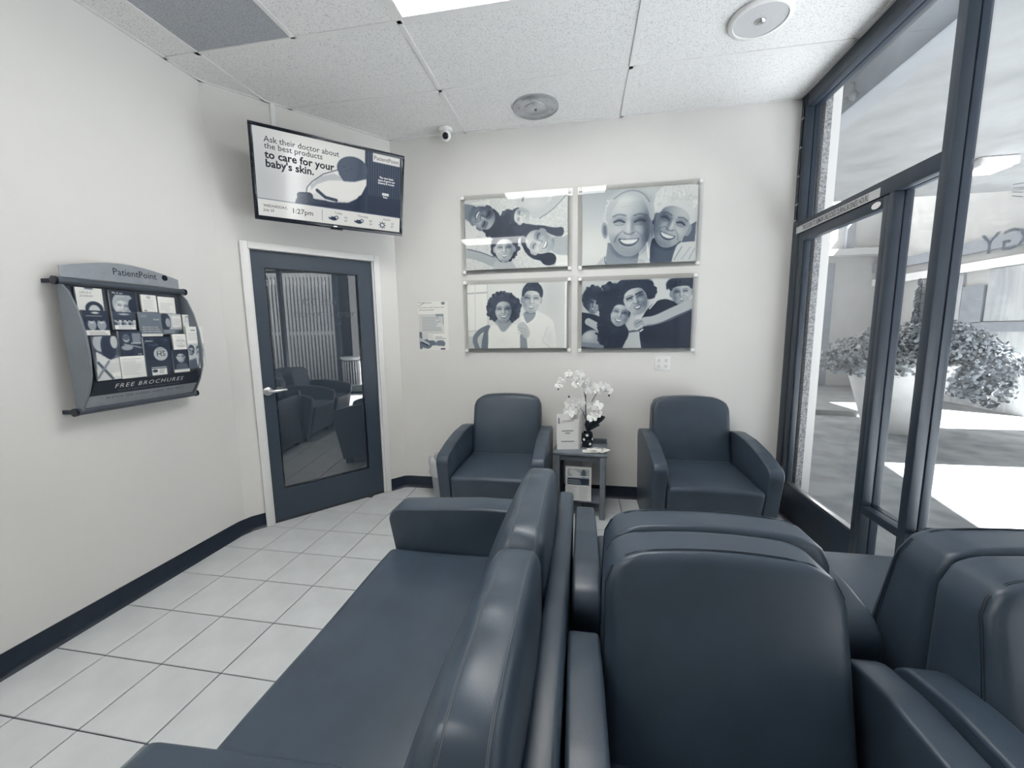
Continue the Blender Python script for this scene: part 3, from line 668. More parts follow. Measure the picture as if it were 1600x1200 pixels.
armchair((1.088, .637, 0), 0, 'slate leather armchair facing the viewer at the right edge of the picture', W=.725)
armchair((1.108, 1.452, 0), PI, 'slate leather seat with one arm beside the windows, facing the end wall', arms=(-1,))

def sofa(loc, rz, label):
    t = thing('sofa', loc, rz, label, 'sofa'); L, aw = .52, .135
    def sarm(rear): return round_poly([(rear-.05, .055), (rear, .650), (.0, .655), (-.425, .628), (-.385, .40), (-.33, .055)], [.01, .05, .5, .055, .2, .012], 6)
    side_prism('arm', sarm(.345), -L-aw, -L, .030, M['leather'], t)
    side_prism('arm', sarm(.10), L, L+aw, .030, M['leather'], t)
    def sd(p):
        x, y, z = p; w = max(0, min(1, (.1-y)/.4)); y += w*(.455-z)*.22
        if z > .4: z += .014*(1-(x/L)**2)*max(0, 1-((y+.1)/.34)**2)+.003*math.sin(9*x+3*y)*math.sin(11*y)
        return (x, y, z)
    RBox((-L+.001, -.415, .055), (L-.001, .30, .452), .035, sd, n=14).build('seat', M['leather'], t)
    box('back_frame', -L-aw+.004, L+aw-.004, .348, .410, .055, .705, M['leather'], t, bevel=.014, seg=3)
    for ci, (a, b) in enumerate(((-L+.004, .093), (.099, .640))):
        cx = (a+b)/2; hx0 = (b-a)/2; r = .045; ht = .875
        def cd(p, cx=cx, hx0=hx0):
            x, y, z = p; zz = max(0, min(1, (z-.44)/(ht-.44))); k = (y-.08)/.24
            yf = .078+.150*zz; yr = .335+.030*zz*(1-.7*zz); y2 = yf+(yr-yf)*k; u = (x-cx)/hx0
            y2 += (-.018 if k < .5 else .008)*(1-u*u)*math.sin(PI*min(1, zz+.05))
            crease = .004*math.sin(x*38+1.3*math.sin(x*17))*math.exp(-((k-.35)/.3)**2)*zz
            z2 = z+.012*(1-u*u)*zz-.022*(u**6)*zz-.03*zz*(k-.5)**2*4*.25+crease
            return (x, y2, z2)
        rb = RBox((a, .08, .44), (b, .32, ht), r, cd, n=18); cu = rb.build('back_cushion', M['leather'], t)
        e = .0008; rs_ = RBox((a-e, .08-e, .44), (b+e, .32+e, ht+e), r+e, cd); hx, hy, hz = rs_.h
        for yy in (-hy+.058, -hy+.064, hy-.046, hy-.040):
            pts = [(-hx, yy, hz*.2), (-hx, yy, hz*.6), (-hx, yy, hz*.93)]+[(-hx+r*.5+(2*hx-r)*i/24, yy, hz) for i in range(25)]+[(hx, yy, hz*.93), (hx, yy, hz*.6), (hx, yy, hz*.2)]
            seam('seam', [rs_.f(p) for p in pts], cu, .0011, 'stitchlight')
    for sx in (-1, 1):
        for y in (-.26, .33): MB().box(-.03, .03, -.03, .03, 0, .06).build('foot', M['foot'], t, (sx*(L+.06), y, 0), bevel=.004)
    return t
sofa((-.444, 1.08, 0), -PI/2, 'slate leather two cushion sofa in the foreground facing the long white wall')

# ================================================================== SIDE TABLE AND WHAT STANDS ON IT
tt = thing('side_table', (.0, 3.09, 0), math.radians(-4), 'small grey wooden side table between the two wall armchairs', 'table')
box('table_top', -.205, .195, -.165, .165, .487, .509, M['tablewood'], tt, bevel=.004)
for sx in (-.175, .165):
    for y in (-.14, .14): box('leg', sx-.02, sx+.02, y-.02, y+.02, 0, .487, M['tablewood'], tt, bevel=.003)
box('apron', -.155, .145, -.135, -.12, .44, .487, M['tablewood'], tt); box('lower_shelf', -.175, .165, -.13, .13, .115, .13, M['tablewood'], tt)
box('upstand', .03, .19, .145, .16, .509, .545, M['tablewood'], tt, bevel=.004)
TZ = .509
bk = thing('binder', (-.105, 3.02, TZ), math.radians(12), 'white binder standing half open on the side table', 'binder')
MB().prism(round_poly([(-.085, 0), (.085, 0), (.085, .275), (-.085, .275)], [.004, .004, .012, .012], 3), -.003, 0).build('front_cover', M['paper'], bk, rot=(PI/2-.10, 0, 0))
cv = MB().prism(round_poly([(0, 0), (.17, 0), (.17, .275), (0, .275)], [.004, .004, .012, .012], 3), -.003, 0).build('back_cover', M['paper'], bk, (.083, -.003, 0), (PI/2, 0, 1.05))
box('pages', -.075, .082, .031, .045, .0, .262, M['paper'], bk)
for s_, z, sz in (('UNIVERSITY', .212, .018),):
    text('lettering', s_, sz, M['greyink'], bk, .005, z, -.0045+.10*z-.001, 'CENTER', rot=(PI/2-.10, 0, 0))
for hw_, z in ((.045, .140), (.018, .122), (.05, .06)): box('text_line', -hw_, hw_, -.003+.1*z, -.002+.1*z, z, z+.006, M['greyink'], bk)
box('emblem', -.072, -.062, -.003+.018, -.002+.0185, .2, .245, M['greyink'], bk)
# orchid
oc = thing('orchid', (.04, 3.12, TZ), 0, 'white potted orchid with arching sprays on the side table', 'plant')
pot = MB().lathe([(.036, 0), (.042, .01), (.046, .06), (.045, .10), (.041, .115), (.038, .115), (.036, .10)], 20).build('pot', M['black'], oc, smooth=40)
for k in range(5):
    a = -PI/2+(k-2)*.55; z = .03+.035*(k % 3)
    MB().lathe([(.011, 0), (.010, .002), (.006, .003)], 10).build('pot_dot', M['petal'], pot, (.0445*math.cos(a), .0445*math.sin(a), z), (PI/2, 0, a+PI/2))
stems = [[(0, 0, .10), (-.012, 0, .25), (-.015, 0, .38), (-.04, -.01, .50), (-.10, -.01, .56), (-.17, -.02, .545), (-.215, -.03, .50)],
         [(.01, 0, .10), (.02, 0, .24), (.035, .0, .36), (.07, -.01, .43), (.12, -.02, .465), (.155, -.02, .455)],
         [(-.012, 0, .22), (-.04, -.01, .29), (-.08, -.02, .34), (-.125, -.03, .37)], [(.01, 0, .2), (.05, -.02, .25), (.07, -.03, .22)]]
for st in stems:
    P = []
    for i in range(len(st)-1):
        for k in range(4): P.append(tuple(Vector(st[i]).lerp(Vector(st[i+1]), k/4)))
    P.append(st[-1]); MB().tube(P, .0028, 6).build('stem', M['stem'], oc, smooth=60)
MB().tube([(0, .004, .10), (-.012, .004, .27), (-.014, .004, .44)], .0035, 6).build('support_stick', M['stem'], oc)
def petal(mb, ang, ln, wd, tilt):
    pts = [(0, 0), (.25, .32), (.6, .5), (.9, .3), (1, 0), (.9, -.3), (.6, -.5), (.25, -.32)]; c, s = math.cos(ang), math.sin(ang); V = [(0, 0, 0)]
    for p, q in pts[1:]: x, y = p*ln, q*wd; V.append((x*c-y*s, -tilt*ln*p*p, x*s+y*c))
    V.append((.55*ln*c, -tilt*ln*.3-.003, .55*ln*s)); F = [(0, 1, 8), (1, 2, 8), (2, 3, 8), (3, 4, 8), (4, 5, 8), (5, 6, 8), (6, 7, 8), (7, 0, 8)]
    mb.add(V, F)
fm = MB()
for k, (ang, ln, wd) in enumerate(((PI/2, .036, .026), (PI*.03, .038, .036), (PI*.97, .038, .036), (-PI*.28, .034, .024), (-PI*.72, .034, .024))): petal(fm, ang, ln, wd, .25)
fm.ball((0, -.008, -.006), .007, .008, .009, 8, 6); flower_me = fm.mesh('flower'); flower_me.materials.append(M['petal']); shade(flower_me, 60)
fl_pts = [(-.215, -.03, .49), (-.185, -.04, .535), (-.14, -.03, .575), (-.10, -.04, .545), (-.06, -.02, .575), (-.035, -.045, .525), (-.075, -.05, .505), (-.025, -.02, .48), (-.005, -.045, .53), (.005, -.03, .455), (.03, -.02, .48),
          (.095, -.03, .475), (.13, -.04, .48), (.155, -.03, .455), (.07, -.02, .45), (-.12, -.04, .375), (-.09, -.03, .335), (-.135, -.03, .335), (-.05, -.03, .36), (.05, -.04, .30), (.08, -.05, .27), (.04, -.05, .245), (.075, -.04, .33), (.03, -.05, .33), (-.16, -.05, .285), (-.13, -.06, .265), (-.10, -.06, .29)]
for i, p in enumerate(fl_pts):
    o = link('flower', flower_me, None, oc, p, (random.uniform(-.5, .3), random.uniform(-.5, .5), random.uniform(-.6, .6))); k = random.uniform(.95, 1.3); o.scale = (k, k, k)
for p in ((-.235, -.03, .475), (-.222, -.04, .46), (-.14, -.04, .40), (.165, -.03, .43), (.16, -.04, .415), (.10, -.05, .30), (.095, -.05, .245)):
    MB().ball(p, .007, .006, .010, 8, 6).build('bud', M['stem'], oc, smooth=60)
def leafy(path, w):
    mb = MB(); V = []; F = []; n = len(path)
    for i, p in enumerate(path):
        t = i/(n-1); ww = w*math.sin(PI*min(.97, t*.9+.08)); V += [(p[0]-.35*ww, p[1]-.3*ww, p[2]+.85*ww), (p[0], p[1], p[2]), (p[0]+.35*ww, p[1]-.3*ww, p[2]-.85*ww)]
    for i in range(n-1): F += [(3*i, 3*i+1, 3*i+4, 3*i+3), (3*i+1, 3*i+2, 3*i+5, 3*i+4)]
    return mb.add(V, F)
leafy([(0, 0, .11), (.03, -.01, .17), (.07, -.02, .215), (.11, -.03, .24), (.135, -.03, .245)], .035).build('leaf', M['stem'], oc, smooth=60)
leafy([(0, 0, .11), (-.01, -.02, .16), (0, -.04, .20), (.015, -.05, .21)], .03).build('leaf', M['stem'], oc, smooth=60)
leafy([(0, 0, .11), (.02, .03, .15), (.07, .05, .17), (.10, .06, .16)], .03).build('leaf', M['stem'], oc, smooth=60)
# loose leaflets on the table
def leaflet_pile(n):
    for i in range(n):
        a = Art(26, 18, random.uniform(.75, .95)); 
        for k in range(5): a.ell(random.uniform(0, 26), random.uniform(0, 18), random.uniform(2, 7), random.uniform(2, 5), random.choice([.25, .5, .6, .95]), random.random()*3)
        lx, ly = (.10, .13, .06, .155, .09)[i], (-.10, -.06, -.13, -.11, -.12)[i]
        t = thing('leaflet', (.0+lx, 3.09+ly, TZ+.0008+.0035*i), (.3, -.5, .05, .9, -.15)[i], ('picture leaflet lying lowest in the loose pile on the side table', 'leaflet lying slanted towards the wall in the loose pile on the side table', 'leaflet at the front edge of the side table, beside the binder', 'leaflet overhanging the right edge of the side table', 'leaflet on top of the loose pile on the side table')[i], 'leaflet', 'loose leaflets on the side table')
        box('sheet', -.055, .055, -.036, .036, 0, .0025, M['paper'], t); a.panel('printed_face', .109, .071, M['print'], t, (0, 0, .0028), (-PI/2, 0, 0))
leaflet_pile(5)
# flyer in a clear holder on the lower shelf
fy = thing('flyer_holder', (-.025, 2.945, .13), math.radians(-4), 'clear stand holding a printed flyer on the lower table shelf', 'flyer')
a = Art(60, 76, .86, 100, 130)
a.poly([(8, 8), (92, 8), (92, 70), (8, 70)], .55); a.poly([(8, 44), (92, 44), (92, 70), (8, 70)], .18); a.ell(35, 25, 22, 12, .75, .4); a.ell(70, 26, 9, 16, .3); a.line([(12, 40), (90, 36)], 4, .85)
a.textlines(12, 52, 70, 3, 6, 2, .8); a.textlines(10, 80, 46, 8, 6, 1.6, .4); a.textlines(55, 80, 92, 8, 6, 1.6, .4)
box('sheet', -.098, .098, -.001, .001, .004, .262, M['paper'], fy, rot=(-.12, 0, 0)); a.panel('printed_face', .192, .25, M['print'], fy, (0, -.0018+.016, .133), (-.12, 0, 0))
box('holder', -.102, .102, -.005, -.0035, .0, .266, M['acrylic'], fy, rot=(-.12, 0, 0)); box('holder_foot', -.102, .102, -.0, .07, .0, .003, M['acrylic'], fy)

# waste bin with liner left of the wall chair
wb = thing('waste_bin', (-1.175, 3.20, 0), 0, 'small pale waste bin with a crumpled white liner in the corner', 'bin')
MB().lathe([(.088, 0), (.092, .01), (.112, .27), (.114, .28), (.108, .28), (.104, .26)], 24).build('body', M['bin'], wb, smooth=40)
lm = MB(); V = []; seg = 28
rings = [(.117, .20), (.121, .225), (.120, .28), (.126, .32), (.118, .355), (.10, .345), (.096, .25)]
for j, (r, z) in enumerate(rings):
    for k in range(seg):
        w = (random.uniform(-.010, .010) if 0 < j < 6 else 0); V.append(((r+w)*math.cos(2*PI*k/seg), (r+w)*math.sin(2*PI*k/seg), z+(random.uniform(-.018, .018) if 2 < j < 6 else random.uniform(-.006, .006))))
lm.add(V, [(j*seg+k, j*seg+(k+1) % seg, (j+1)*seg+(k+1) % seg, (j+1)*seg+k) for j in range(len(rings)-1) for k in range(seg)]).build('liner', M['bag'], wb, smooth=60)

# ================================================================== THINGS ON THE CEILING
for r, c in LIGHTS:
    y1, y0 = GY[r], GY[r+1]; cx, cy = (GX[c]+GX[c+1])/2, (y0+y1)/2; hx, hy = (GX[c+1]-GX[c])/2-bw, (y1-y0)/2-bw
    lt = thing('ceiling_light', (cx, cy, CH), 0, ('bright rectangular light panel in the ceiling, at the top edge of the picture' if r == 2 else 'bright rectangular light panel in the ceiling behind the viewer'), 'light', 'ceiling light panels')
    for nm, a in (('light_frame', (-hx, hx, -hy, -hy+.022)), ('light_frame', (-hx, hx, hy-.022, hy)), ('light_frame', (-hx, -hx+.022, -hy+.022, hy-.022)), ('light_frame', (hx-.022, hx, -hy+.022, hy-.022))):
        box(nm, a[0], a[1], a[2], a[3], -.004, .012, M['tbar'], lt)
    box('diffuser', -hx+.02, hx-.02, -hy+.02, hy-.02, .002, .012, M['panel'], lt)
s1 = thing('ceiling_speaker', (-.345, 3.088, CH), 0, 'round brushed metal disc in the ceiling near the end wall', 'speaker')
MB().lathe([(.163, .002), (.163, -.006), (.158, -.010), (.082, -.011)], 40).build('disc', M['steel'], s1, smooth=40)
MB().lathe([(.081, -.010), (.081, -.014), (.078, -.016), (.01, -.016)], 36).build('inner_disc', M['steel'], s1, smooth=40)
MB().lathe([(.010, -.015), (.009, -.022), (.004, -.024)], 14).build('hub', M['rackdark'], s1, smooth=40)
for k in range(6): MB().lathe([(.004, -.010), (.003, -.013)], 8, (.12*math.cos(k*PI/3+.3), .12*math.sin(k*PI/3+.3), 0)).build('screw', M['rackdark'], s1)
s2 = thing('ceiling_speaker', (.888, 2.490, CH), 0, 'round white ceiling speaker with grey grille near the windows', 'speaker')
MB().lathe([(.150, .002), (.150, -.008), (.144, -.014), (.126, -.016), (.124, -.010)], 40).build('rim', M['whiteplastic'], s2, smooth=40)
MB().lathe([(.125, -.006), (.124, -.012), (.02, -.014)], 40).build('mesh_grille', M['cloth_grille'], s2, smooth=40)
MB().ball((0, 0, -.014), .026, .026, .014, 16, 8).build('centre_dome', M['chrome'], s2, smooth=60)
sc = thing('security_camera', (-1.075, 3.255, CH), math.radians(12), 'small white dome security camera on the ceiling by the end wall', 'camera')
MB().lathe([(.050, .002), (.050, -.012), (.046, -.020), (.030, -.024)], 24).build('base', M['whiteplastic'], sc, smooth=40)
MB().ball((0, 0, -.050), .040, .040, .040, 20, 14).build('dome', M['whiteplastic'], sc, smooth=60)
MB().lathe([(.024, 0), (.024, .008), (.020, .010)], 20).build('lens', M['black'], sc, (0, -.031, -.064), (PI/2+.45, 0, 0), smooth=40)

# ================================================================== THE SCREEN
tv = thing('television', (-1.702, 2.684, 2.432), math.radians(43.615), 'wall mounted television showing a baby skin advert above the inner door', 'television', rx=math.radians(13.958))
TW, TH = .485, .279
box('housing', -TW, TW, .004, .045, -TH, TH, M['black'], tv, bevel=.004)
for nm, a in (('bezel', (-TW, TW, TH-.020, TH)), ('bezel', (-TW, TW, -TH, -TH+.027)), ('bezel', (-TW, -TW+.022, -TH+.027, TH-.020)), ('bezel', (TW-.022, TW, -TH+.027, TH-.020))):
    box(nm, a[0], a[1], -.004, .006, a[2], a[3], M['black'], tv, bevel=.0015)
box('sensor_bar', -.03, .05, -.002, .02, -TH-.009, -TH+.001, M['black'], tv, bevel=.002)
box('badge', -.012, .012, -.0048, -.004, -TH+.010, -TH+.017, M['chrome'], tv)
SWD, SHT = .926, .512; SZ = .0035
a = Art(316, 176, .86, SWD*1000, SHT*1000, -SWD*500, -SHT*500-3.5)     # source units: millimetres, y down
a.glow(-430, 60, 120, 300, -.07); a.glow(-60, -150, 250, 120, .05)
a.poly([(-238, 118), (-225, 100), (-190, 92), (-120, 105), (0, 106), (90, 96), (150, 60), (205, -30), (205, -300), (480, -300), (480, 150), (-250, 150)], .10)
a.poly([(205, -300), (222, -300), (222, 150), (205, 150)], .16)
for k in range(15): a.line([(228+k*17, -256), (232+k*17, 20)], 6, .42, .6)  # reflection of the gate slats painted into the screen tones
a.poly([(-180, 81), (-172, 40), (-140, 0), (-70, -58), (20, -100), (80, -60), (215, -88), (214, -40), (180, 30), (110, 80), (20, 93), (-60, 78), (-110, 55), (-150, 86)], .92)
a.poly([(-150, 55), (-110, 10), (-40, -25), (40, -38), (120, -38), (60, -55), (0, -75), (-80, -45), (-150, 20)], .72, .8)
a.line([(-178, 78), (-172, 40), (-140, 0), (-70, -58), (20, -100)], 5, .12)
a.ell(120, -125, 102, 76, .30, -.15); a.poly([(30, -75), (60, -38), (130, -45), (215, -78), (215, -120), (40, -120)], .30)
a.line([(58, -132), (66, -126), (74, -132)], 4, .14); a.line([(102, -124), (110, -118), (118, -126)], 4, .14); a.line([(75, -108), (84, -102), (92, -106)], 3, .16)
a.line([(-212, 98), (-160, 92)], 46, .10); a.line([(-110, 48), (-60, 84), (10, 92)], 20, .14)
a.poly([(-480, 147), (480, 147), (480, 270), (-480, 270)], .90); a.line([(-470, 148), (470, 148)], 3, .25); a.line([(-83, 165), (-84, 236)], 2.5, .4)
a.poly([(257, -253), (452, -253), (452, -197), (257, -197)], .90); a.poly([(326, -6), (374, -6), (374, 12), (326, 12)], .95)
for cx in (-10, 162): a.ell(cx, 213, 22, 13, .12); a.ell(cx+20, 204, 12, 12, .12); a.ell(cx+20, 204, 7, 7, .9); a.ell(cx-20, 210, 13, 11, .12); a.ell(cx-24, 203, 8, 6, .9)
a.ell(330, 215, 17, 17, .12); a.ell(330, 215, 11, 11, .9)
for k in range(8): t = k*PI/4; a.line([(330+19*math.cos(t), 215+19*math.sin(t)), (330+26*math.cos(t), 215+26*math.sin(t))], 4, .12)
a.panel('screen', SWD, SHT, M['screen'], tv, (0, -.0005, SZ))
for s_, x, z, sz, m, b, al, xs in (('Ask their doctor about', -.406, .183, .040, 'screengrey', .0003, 'LEFT', 1.), ('the best products', -.406, .146, .040, 'screengrey', .0003, 'LEFT', 1.), ('to care for your', -.406, .092, .053, 'screenink', .0016, 'LEFT', 1.),
        ("baby's skin.", -.406, .042, .053, 'screenink', .0016, 'LEFT', 1.), ('WEDNESDAY,', -.434, -.196, .019, 'screengrey', .0002, 'LEFT', 1.), ('July 23', -.434, -.222, .019, 'screengrey', .0002, 'LEFT', 1.), ('1:27pm', -.272, -.214, .038, 'screengrey', .0003, 'LEFT', 1.),
        ('PatientPoint', .355, .214, .031, 'screengrey', .0002, 'CENTER', 1.), ('The two basic', .357, .100, .019, 'screenwhite', .0003, 'CENTER', 1.), ('types of germs are', .357, .082, .019, 'screenwhite', .0003, 'CENTER', .9), ('bacteria & viruses.', .357, .064, .019, 'screenwhite', .0003, 'CENTER', .9),
        ('Pulse', .350, -.027, .016, 'screenwhite', .0003, 'CENTER', 1.), ('Today', .022, -.181, .017, 'screengrey', 0, 'CENTER', 1.), ('Thursday', .190, -.181, .017, 'screengrey', 0, 'CENTER', 1.), ('FRIDAY', .365, -.181, .015, 'screengrey', 0, 'CENTER', 1.),
        ('75\u00b0', .06, -.206, .016, 'screengrey', 0, 'LEFT', 1.), ('64\u00b0', .06, -.226, .016, 'screengrey', 0, 'LEFT', 1.), ('80\u00b0', .235, -.206, .016, 'screengrey', 0, 'LEFT', 1.), ('66\u00b0', .235, -.226, .016, 'screengrey', 0, 'LEFT', 1.), ('78\u00b0', .395, -.206, .016, 'screengrey', 0, 'LEFT', 1.), ('65\u00b0', .395, -.226, .016, 'screengrey', 0, 'LEFT', 1.)):
    text('lettering', s_, sz*(1.17 if m != 'screenwhite' else .95), M[m], tv, x, z, -.0012, al, bold=(b if m != 'screenwhite' else 0), xs=xs)
# bracket back to the wall
br = thing('television_bracket', tuple(DA+DT*(Vector((-1.702, 2.684))-DA).dot(DT))+(2.43,), DANG, 'black steel bracket fixing the television to the angled wall', 'bracket')
box('wall_plate', -.09, .09, -.012, 0, -.11, .11, M['black'], br)
pw = Matrix.Translation(br.location) @ Euler((0, 0, DANG)).to_matrix().to_4x4()
q1 = pw.inverted() @ (Matrix.Translation(tv.location) @ tv.rotation_euler.to_matrix().to_4x4() @ Vector((.0, .046, .02)))
MB().tube([(0, -.012, 0), tuple(Vector((0, -.012, 0)).lerp(q1, .5)+Vector((.03, 0, 0))), tuple(q1)], .02, 8).build('bracket_arm', M['black'], br, smooth=50)

# ================================================================== THE FOUR PHOTOGRAPHS ON THE END WALL
def picture(cx, cz, pw_, ph_, art, label):
    t = thing('framed_photograph', (cx, YB-.001, cz), 0, label, 'picture', 'family photographs on the end wall')
    box('backing', -pw_/2, pw_/2, -.034, -.031, -ph_/2, ph_/2, M['paper'], t)
    art.panel('photo_print', pw_, ph_, M['print'], t, (0, -.0345, 0))
    ox, oz = pw_/2+.036, ph_/2+.036
    box('acrylic_panel', -ox, ox, -.041, -.0365, -oz, oz, M['acrylic'], t); box('acrylic_panel', -ox, ox, -.030, -.0265, -oz, oz, M['acrylic'], t)
    for sx in (-1, 1):
        for sz in (-1, 1):
            x, z = sx*(pw_/2+.016), sz*(ph_/2+.016); box('standoff', x-.013, x+.013, -.050, 0, z-.013, z+.013, M['whiteplastic'], t, bevel=.002)
    return t
AW, AH = 300, 196; Art.soft_shapes = True
# lying family, heads together on a rug
a = Art(AW, AH, .74, 1425, 950, 75, 160); a.noise(.055, 2); a.noise(.035, 1)
a.poly([(75, 380), (200, 470), (300, 600), (170, 700), (100, 770), (75, 760)], .80); a.poly([(160, 205), (430, 180), (440, 300), (330, 260)], .86)
a.poly([(75, 205), (160, 205), (300, 300), (200, 560), (110, 400), (75, 380)], .40)
a.poly([(800, 320), (820, 180), (870, 150), (1250, 130), (1240, 240), (1160, 350), (1060, 400), (960, 420)], .68); a.line([(905, 165), (890, 220)], 22, .35)
a.line([(1060, 410), (1150, 400), (1260, 320), (1380, 190), (1500, 110)], 105, .66); a.line([(1120, 460), (1300, 360), (1480, 180)], 16, .40, .8); a.glow(1050, 250, 130, 80, .06)
a.line([(90, 870), (280, 920), (480, 1010)], 130, .55); a.line([(110, 820), (300, 870), (480, 945)], 14, .3, .8); a.poly([(430, 1110), (470, 1010), (540, 980), (720, 990), (770, 1050), (900, 1110)], .60)
a.poly([(1280, 700), (1420, 710), (1500, 660), (1500, 960), (1400, 960), (1260, 900)], .58); a.poly([(1330, 950), (1500, 970), (1500, 1100), (1340, 1090)], .90); a.line([(1340, 1080), (1420, 1060), (1500, 1065)], 18, .95); a.line([(1430, 715), (1500, 670)], 14, .92)
a.ell(690, 590, 230, 120, .14, .2, 4); a.ell(560, 520, 130, 120, .16, 0, 4); a.rough(690, 590, 240, 130, 90, 26, .15)
a.ell(680, 430, 90, 110, .17, .2, 5); a.rough(680, 430, 90, 105, 60, 18, .18); a.ell(930, 590, 190, 70, .2, .1, 4); a.poly([(900, 560), (1120, 540), (1330, 600), (1440, 580), (1450, 680), (1400, 715), (1290, 690), (1150, 600)], .16)
a.poly([(860, 700), (900, 880), (1010, 990), (1150, 1020), (1200, 1080), (1330, 1080), (1345, 980), (1300, 920), (1150, 910), (980, 870)], .14); a.ell(1240, 1000, 105, 85, .10)
a.ell(630, 800, 190, 190, .15, 0, 4); a.rough(640, 820, 190, 180, 110, 24, .16)
a.ell(420, 560, 150, 80, .13, .65, 4); a.rough(470, 590, 110, 80, 40, 20, .14)
a.face(365, 420, 215, 2.05, .44, 1.0, .70, -1, hair=.13, line=-.62); a.face(850, 415, 125, -1.45, .72, 1., .8, hair=.2, line=-.6); a.face(630, 830, 178, 0, .62, .75, .75, hair=.15, line=-.68); a.face(1085, 760, 215, -1.15, .66, .95, .72, hair=.17, line=-.72)
a.noise(.012); picture(-.5405, 2.197, .835, .553, a, 'photograph of four people lying with heads together, upper left of the four')
# elderly couple
a = Art(AW, AH, .6, 1420, 900, 80, 130); a.a += np.linspace(-.06, .18, AH)[:, None]; a.glow(250, 800, 400, 300, .1); a.glow(950, 150, 200, 120, .12)
a.poly([(120, 1030), (300, 960), (420, 900), (620, 960), (800, 960), (900, 1000), (960, 1030)], .68); a.poly([(410, 760), (820, 800), (790, 1030), (380, 1030)], .46); a.line([(380, 930), (370, 980), (400, 1030)], 10, .3); a.line([(900, 780), (930, 960)], 26, .92)
a.ell(1260, 350, 290, 270, .80, .2, 5); a.ell(1330, 420, 190, 320, .72, .1, 5); a.poly([(1380, 620), (1490, 560), (1480, 800), (1320, 800)], .30); a.rough(1260, 300, 260, 210, 50, 26, .80, .10)
a.poly([(930, 800), (1000, 700), (1360, 760), (1240, 860), (1170, 1010), (960, 1010)], .28); a.poly([(1180, 1010), (1240, 860), (1320, 790), (1500, 800), (1500, 1010)], .74); a.line([(1240, 1000), (1330, 850)], 14, .5); a.line([(1330, 1000), (1430, 860)], 14, .6); a.line([(1420, 1000), (1480, 880)], 14, .55)
a.face(1205, 560, 300, .38, .54, 1.05, .70, -1, hair=.76, line=-.60); a.poly([(1010, 330), (1120, 250), (1300, 230), (1500, 330), (1500, 200), (1300, 110), (1080, 130), (980, 280)], .80); a.rough(1230, 230, 240, 100, 110, 13, .78, .10, .9)
for k in range(9): a.line([(1060+k*46, 150+10*(k % 3)), (1040+k*52, 250), (1010+k*55, 350-6*k)], 7, .62+.05*(k % 3), .55)
a.line([(1130, 250), (1230, 290), (1400, 310)], 16, .68, .6)
a.ell(660, 360, 305, 230, .58, 0, 4); a.poly([(345, 560), (370, 330), (460, 220), (520, 300), (450, 520), (420, 640)], .72); a.rough(425, 380, 55, 150, 70, 11, .66, .10, .9); a.rough(930, 330, 26, 120, 30, 10, .62, .08, .9); a.rough(680, 205, 200, 40, 40, 10, .56, .06, .9)
a.ell(370, 610, 42, 100, .50, -.1); a.ell(372, 610, 22, 66, .36, -.1)
a.face(680, 545, 385, .02, .60, 1.05, .72, 1, False, hair=.60, line=-.90, low=-.05); a.glow(640, 250, 150, 60, .12); a.line([(480, 240), (600, 165), (740, 150), (860, 210), (920, 300)], 20, .38, .6); a.line([(560, 345), (700, 330)], 6, .45, .5); a.line([(600, 300), (820, 296)], 5, .48, .4); a.glow(900, 650, 60, 260, -.14); a.glow(520, 750, 90, 120, -.14)
a.noise(.014); picture(.411, 2.197, .842, .553, a, 'close-up photograph of a smiling grey haired couple, upper right of the four')
# young couple in white
a = Art(AW, AH, .84, 1392, 900, 98, 90); a.glow(1300, 300, 260, 500, -.13); a.poly([(98, 100), (390, 100), (385, 740), (98, 740)], .93); a.line([(98, 215), (390, 205)], 22, .62); a.line([(215, 100), (205, 740)], 12, .76); a.line([(392, 100), (388, 700)], 14, .70); a.line([(98, 740), (240, 735)], 14, .70); a.line([(1470, 90), (1465, 990)], 26, .97); a.line([(1490, 90), (1485, 990)], 10, .55)
a.poly([(98, 820), (300, 790), (300, 990), (98, 990)], .68)
a.poly([(835, 600), (900, 500), (1080, 470), (1250, 560), (1320, 640), (1370, 990), (820, 990)], .90); a.line([(1150, 900), (1220, 700)], 16, .74, .6); a.line([(1160, 900), (1260, 980)], 12, .70, .6); a.glow(1240, 840, 70, 120, -.08); a.poly([(880, 480), (1080, 470), (1040, 590), (940, 660), (900, 570)], .48); a.line([(860, 560), (940, 660)], 18, .95); a.line([(1085, 480), (1060, 580), (945, 660)], 18, .96)
a.ell(1020, 230, 145, 150, .20, 0, 3); a.face(1005, 315, 185, .06, .66, .85, .68, -1, hair=.18, line=-.6); a.poly([(885, 300), (880, 200), (930, 110), (1030, 85), (1130, 130), (1160, 220), (1140, 290), (1110, 200), (1000, 170), (930, 210)], .18); a.rough(1020, 140, 110, 50, 24, 18, .2)
a.ell(615, 430, 235, 220, .22, 0, 5); a.rough(615, 430, 235, 220, 170, 26, .22, .06, .25); a.poly([(520, 560), (700, 560), (740, 680), (600, 800), (480, 650)], .50); a.line([(230, 990), (180, 850), (270, 740), (390, 690)], 70, .40); a.line([(330, 990), (350, 830), (390, 720)], 95, .38); a.line([(880, 990), (870, 860)], 130, .46)
a.poly([(400, 690), (510, 630), (600, 800), (740, 630), (830, 680), (845, 860), (830, 990), (400, 990), (385, 830)], .93); a.line([(510, 635), (600, 795), (735, 635)], 10, .72); a.glow(600, 900, 120, 60, -.04)
a.poly([(790, 680), (880, 600), (960, 690), (990, 800), (930, 870), (850, 780)], .66)
for k in range(3): a.line([(810, 690+40*k), (930, 740+40*k)], 8, .45, .7)
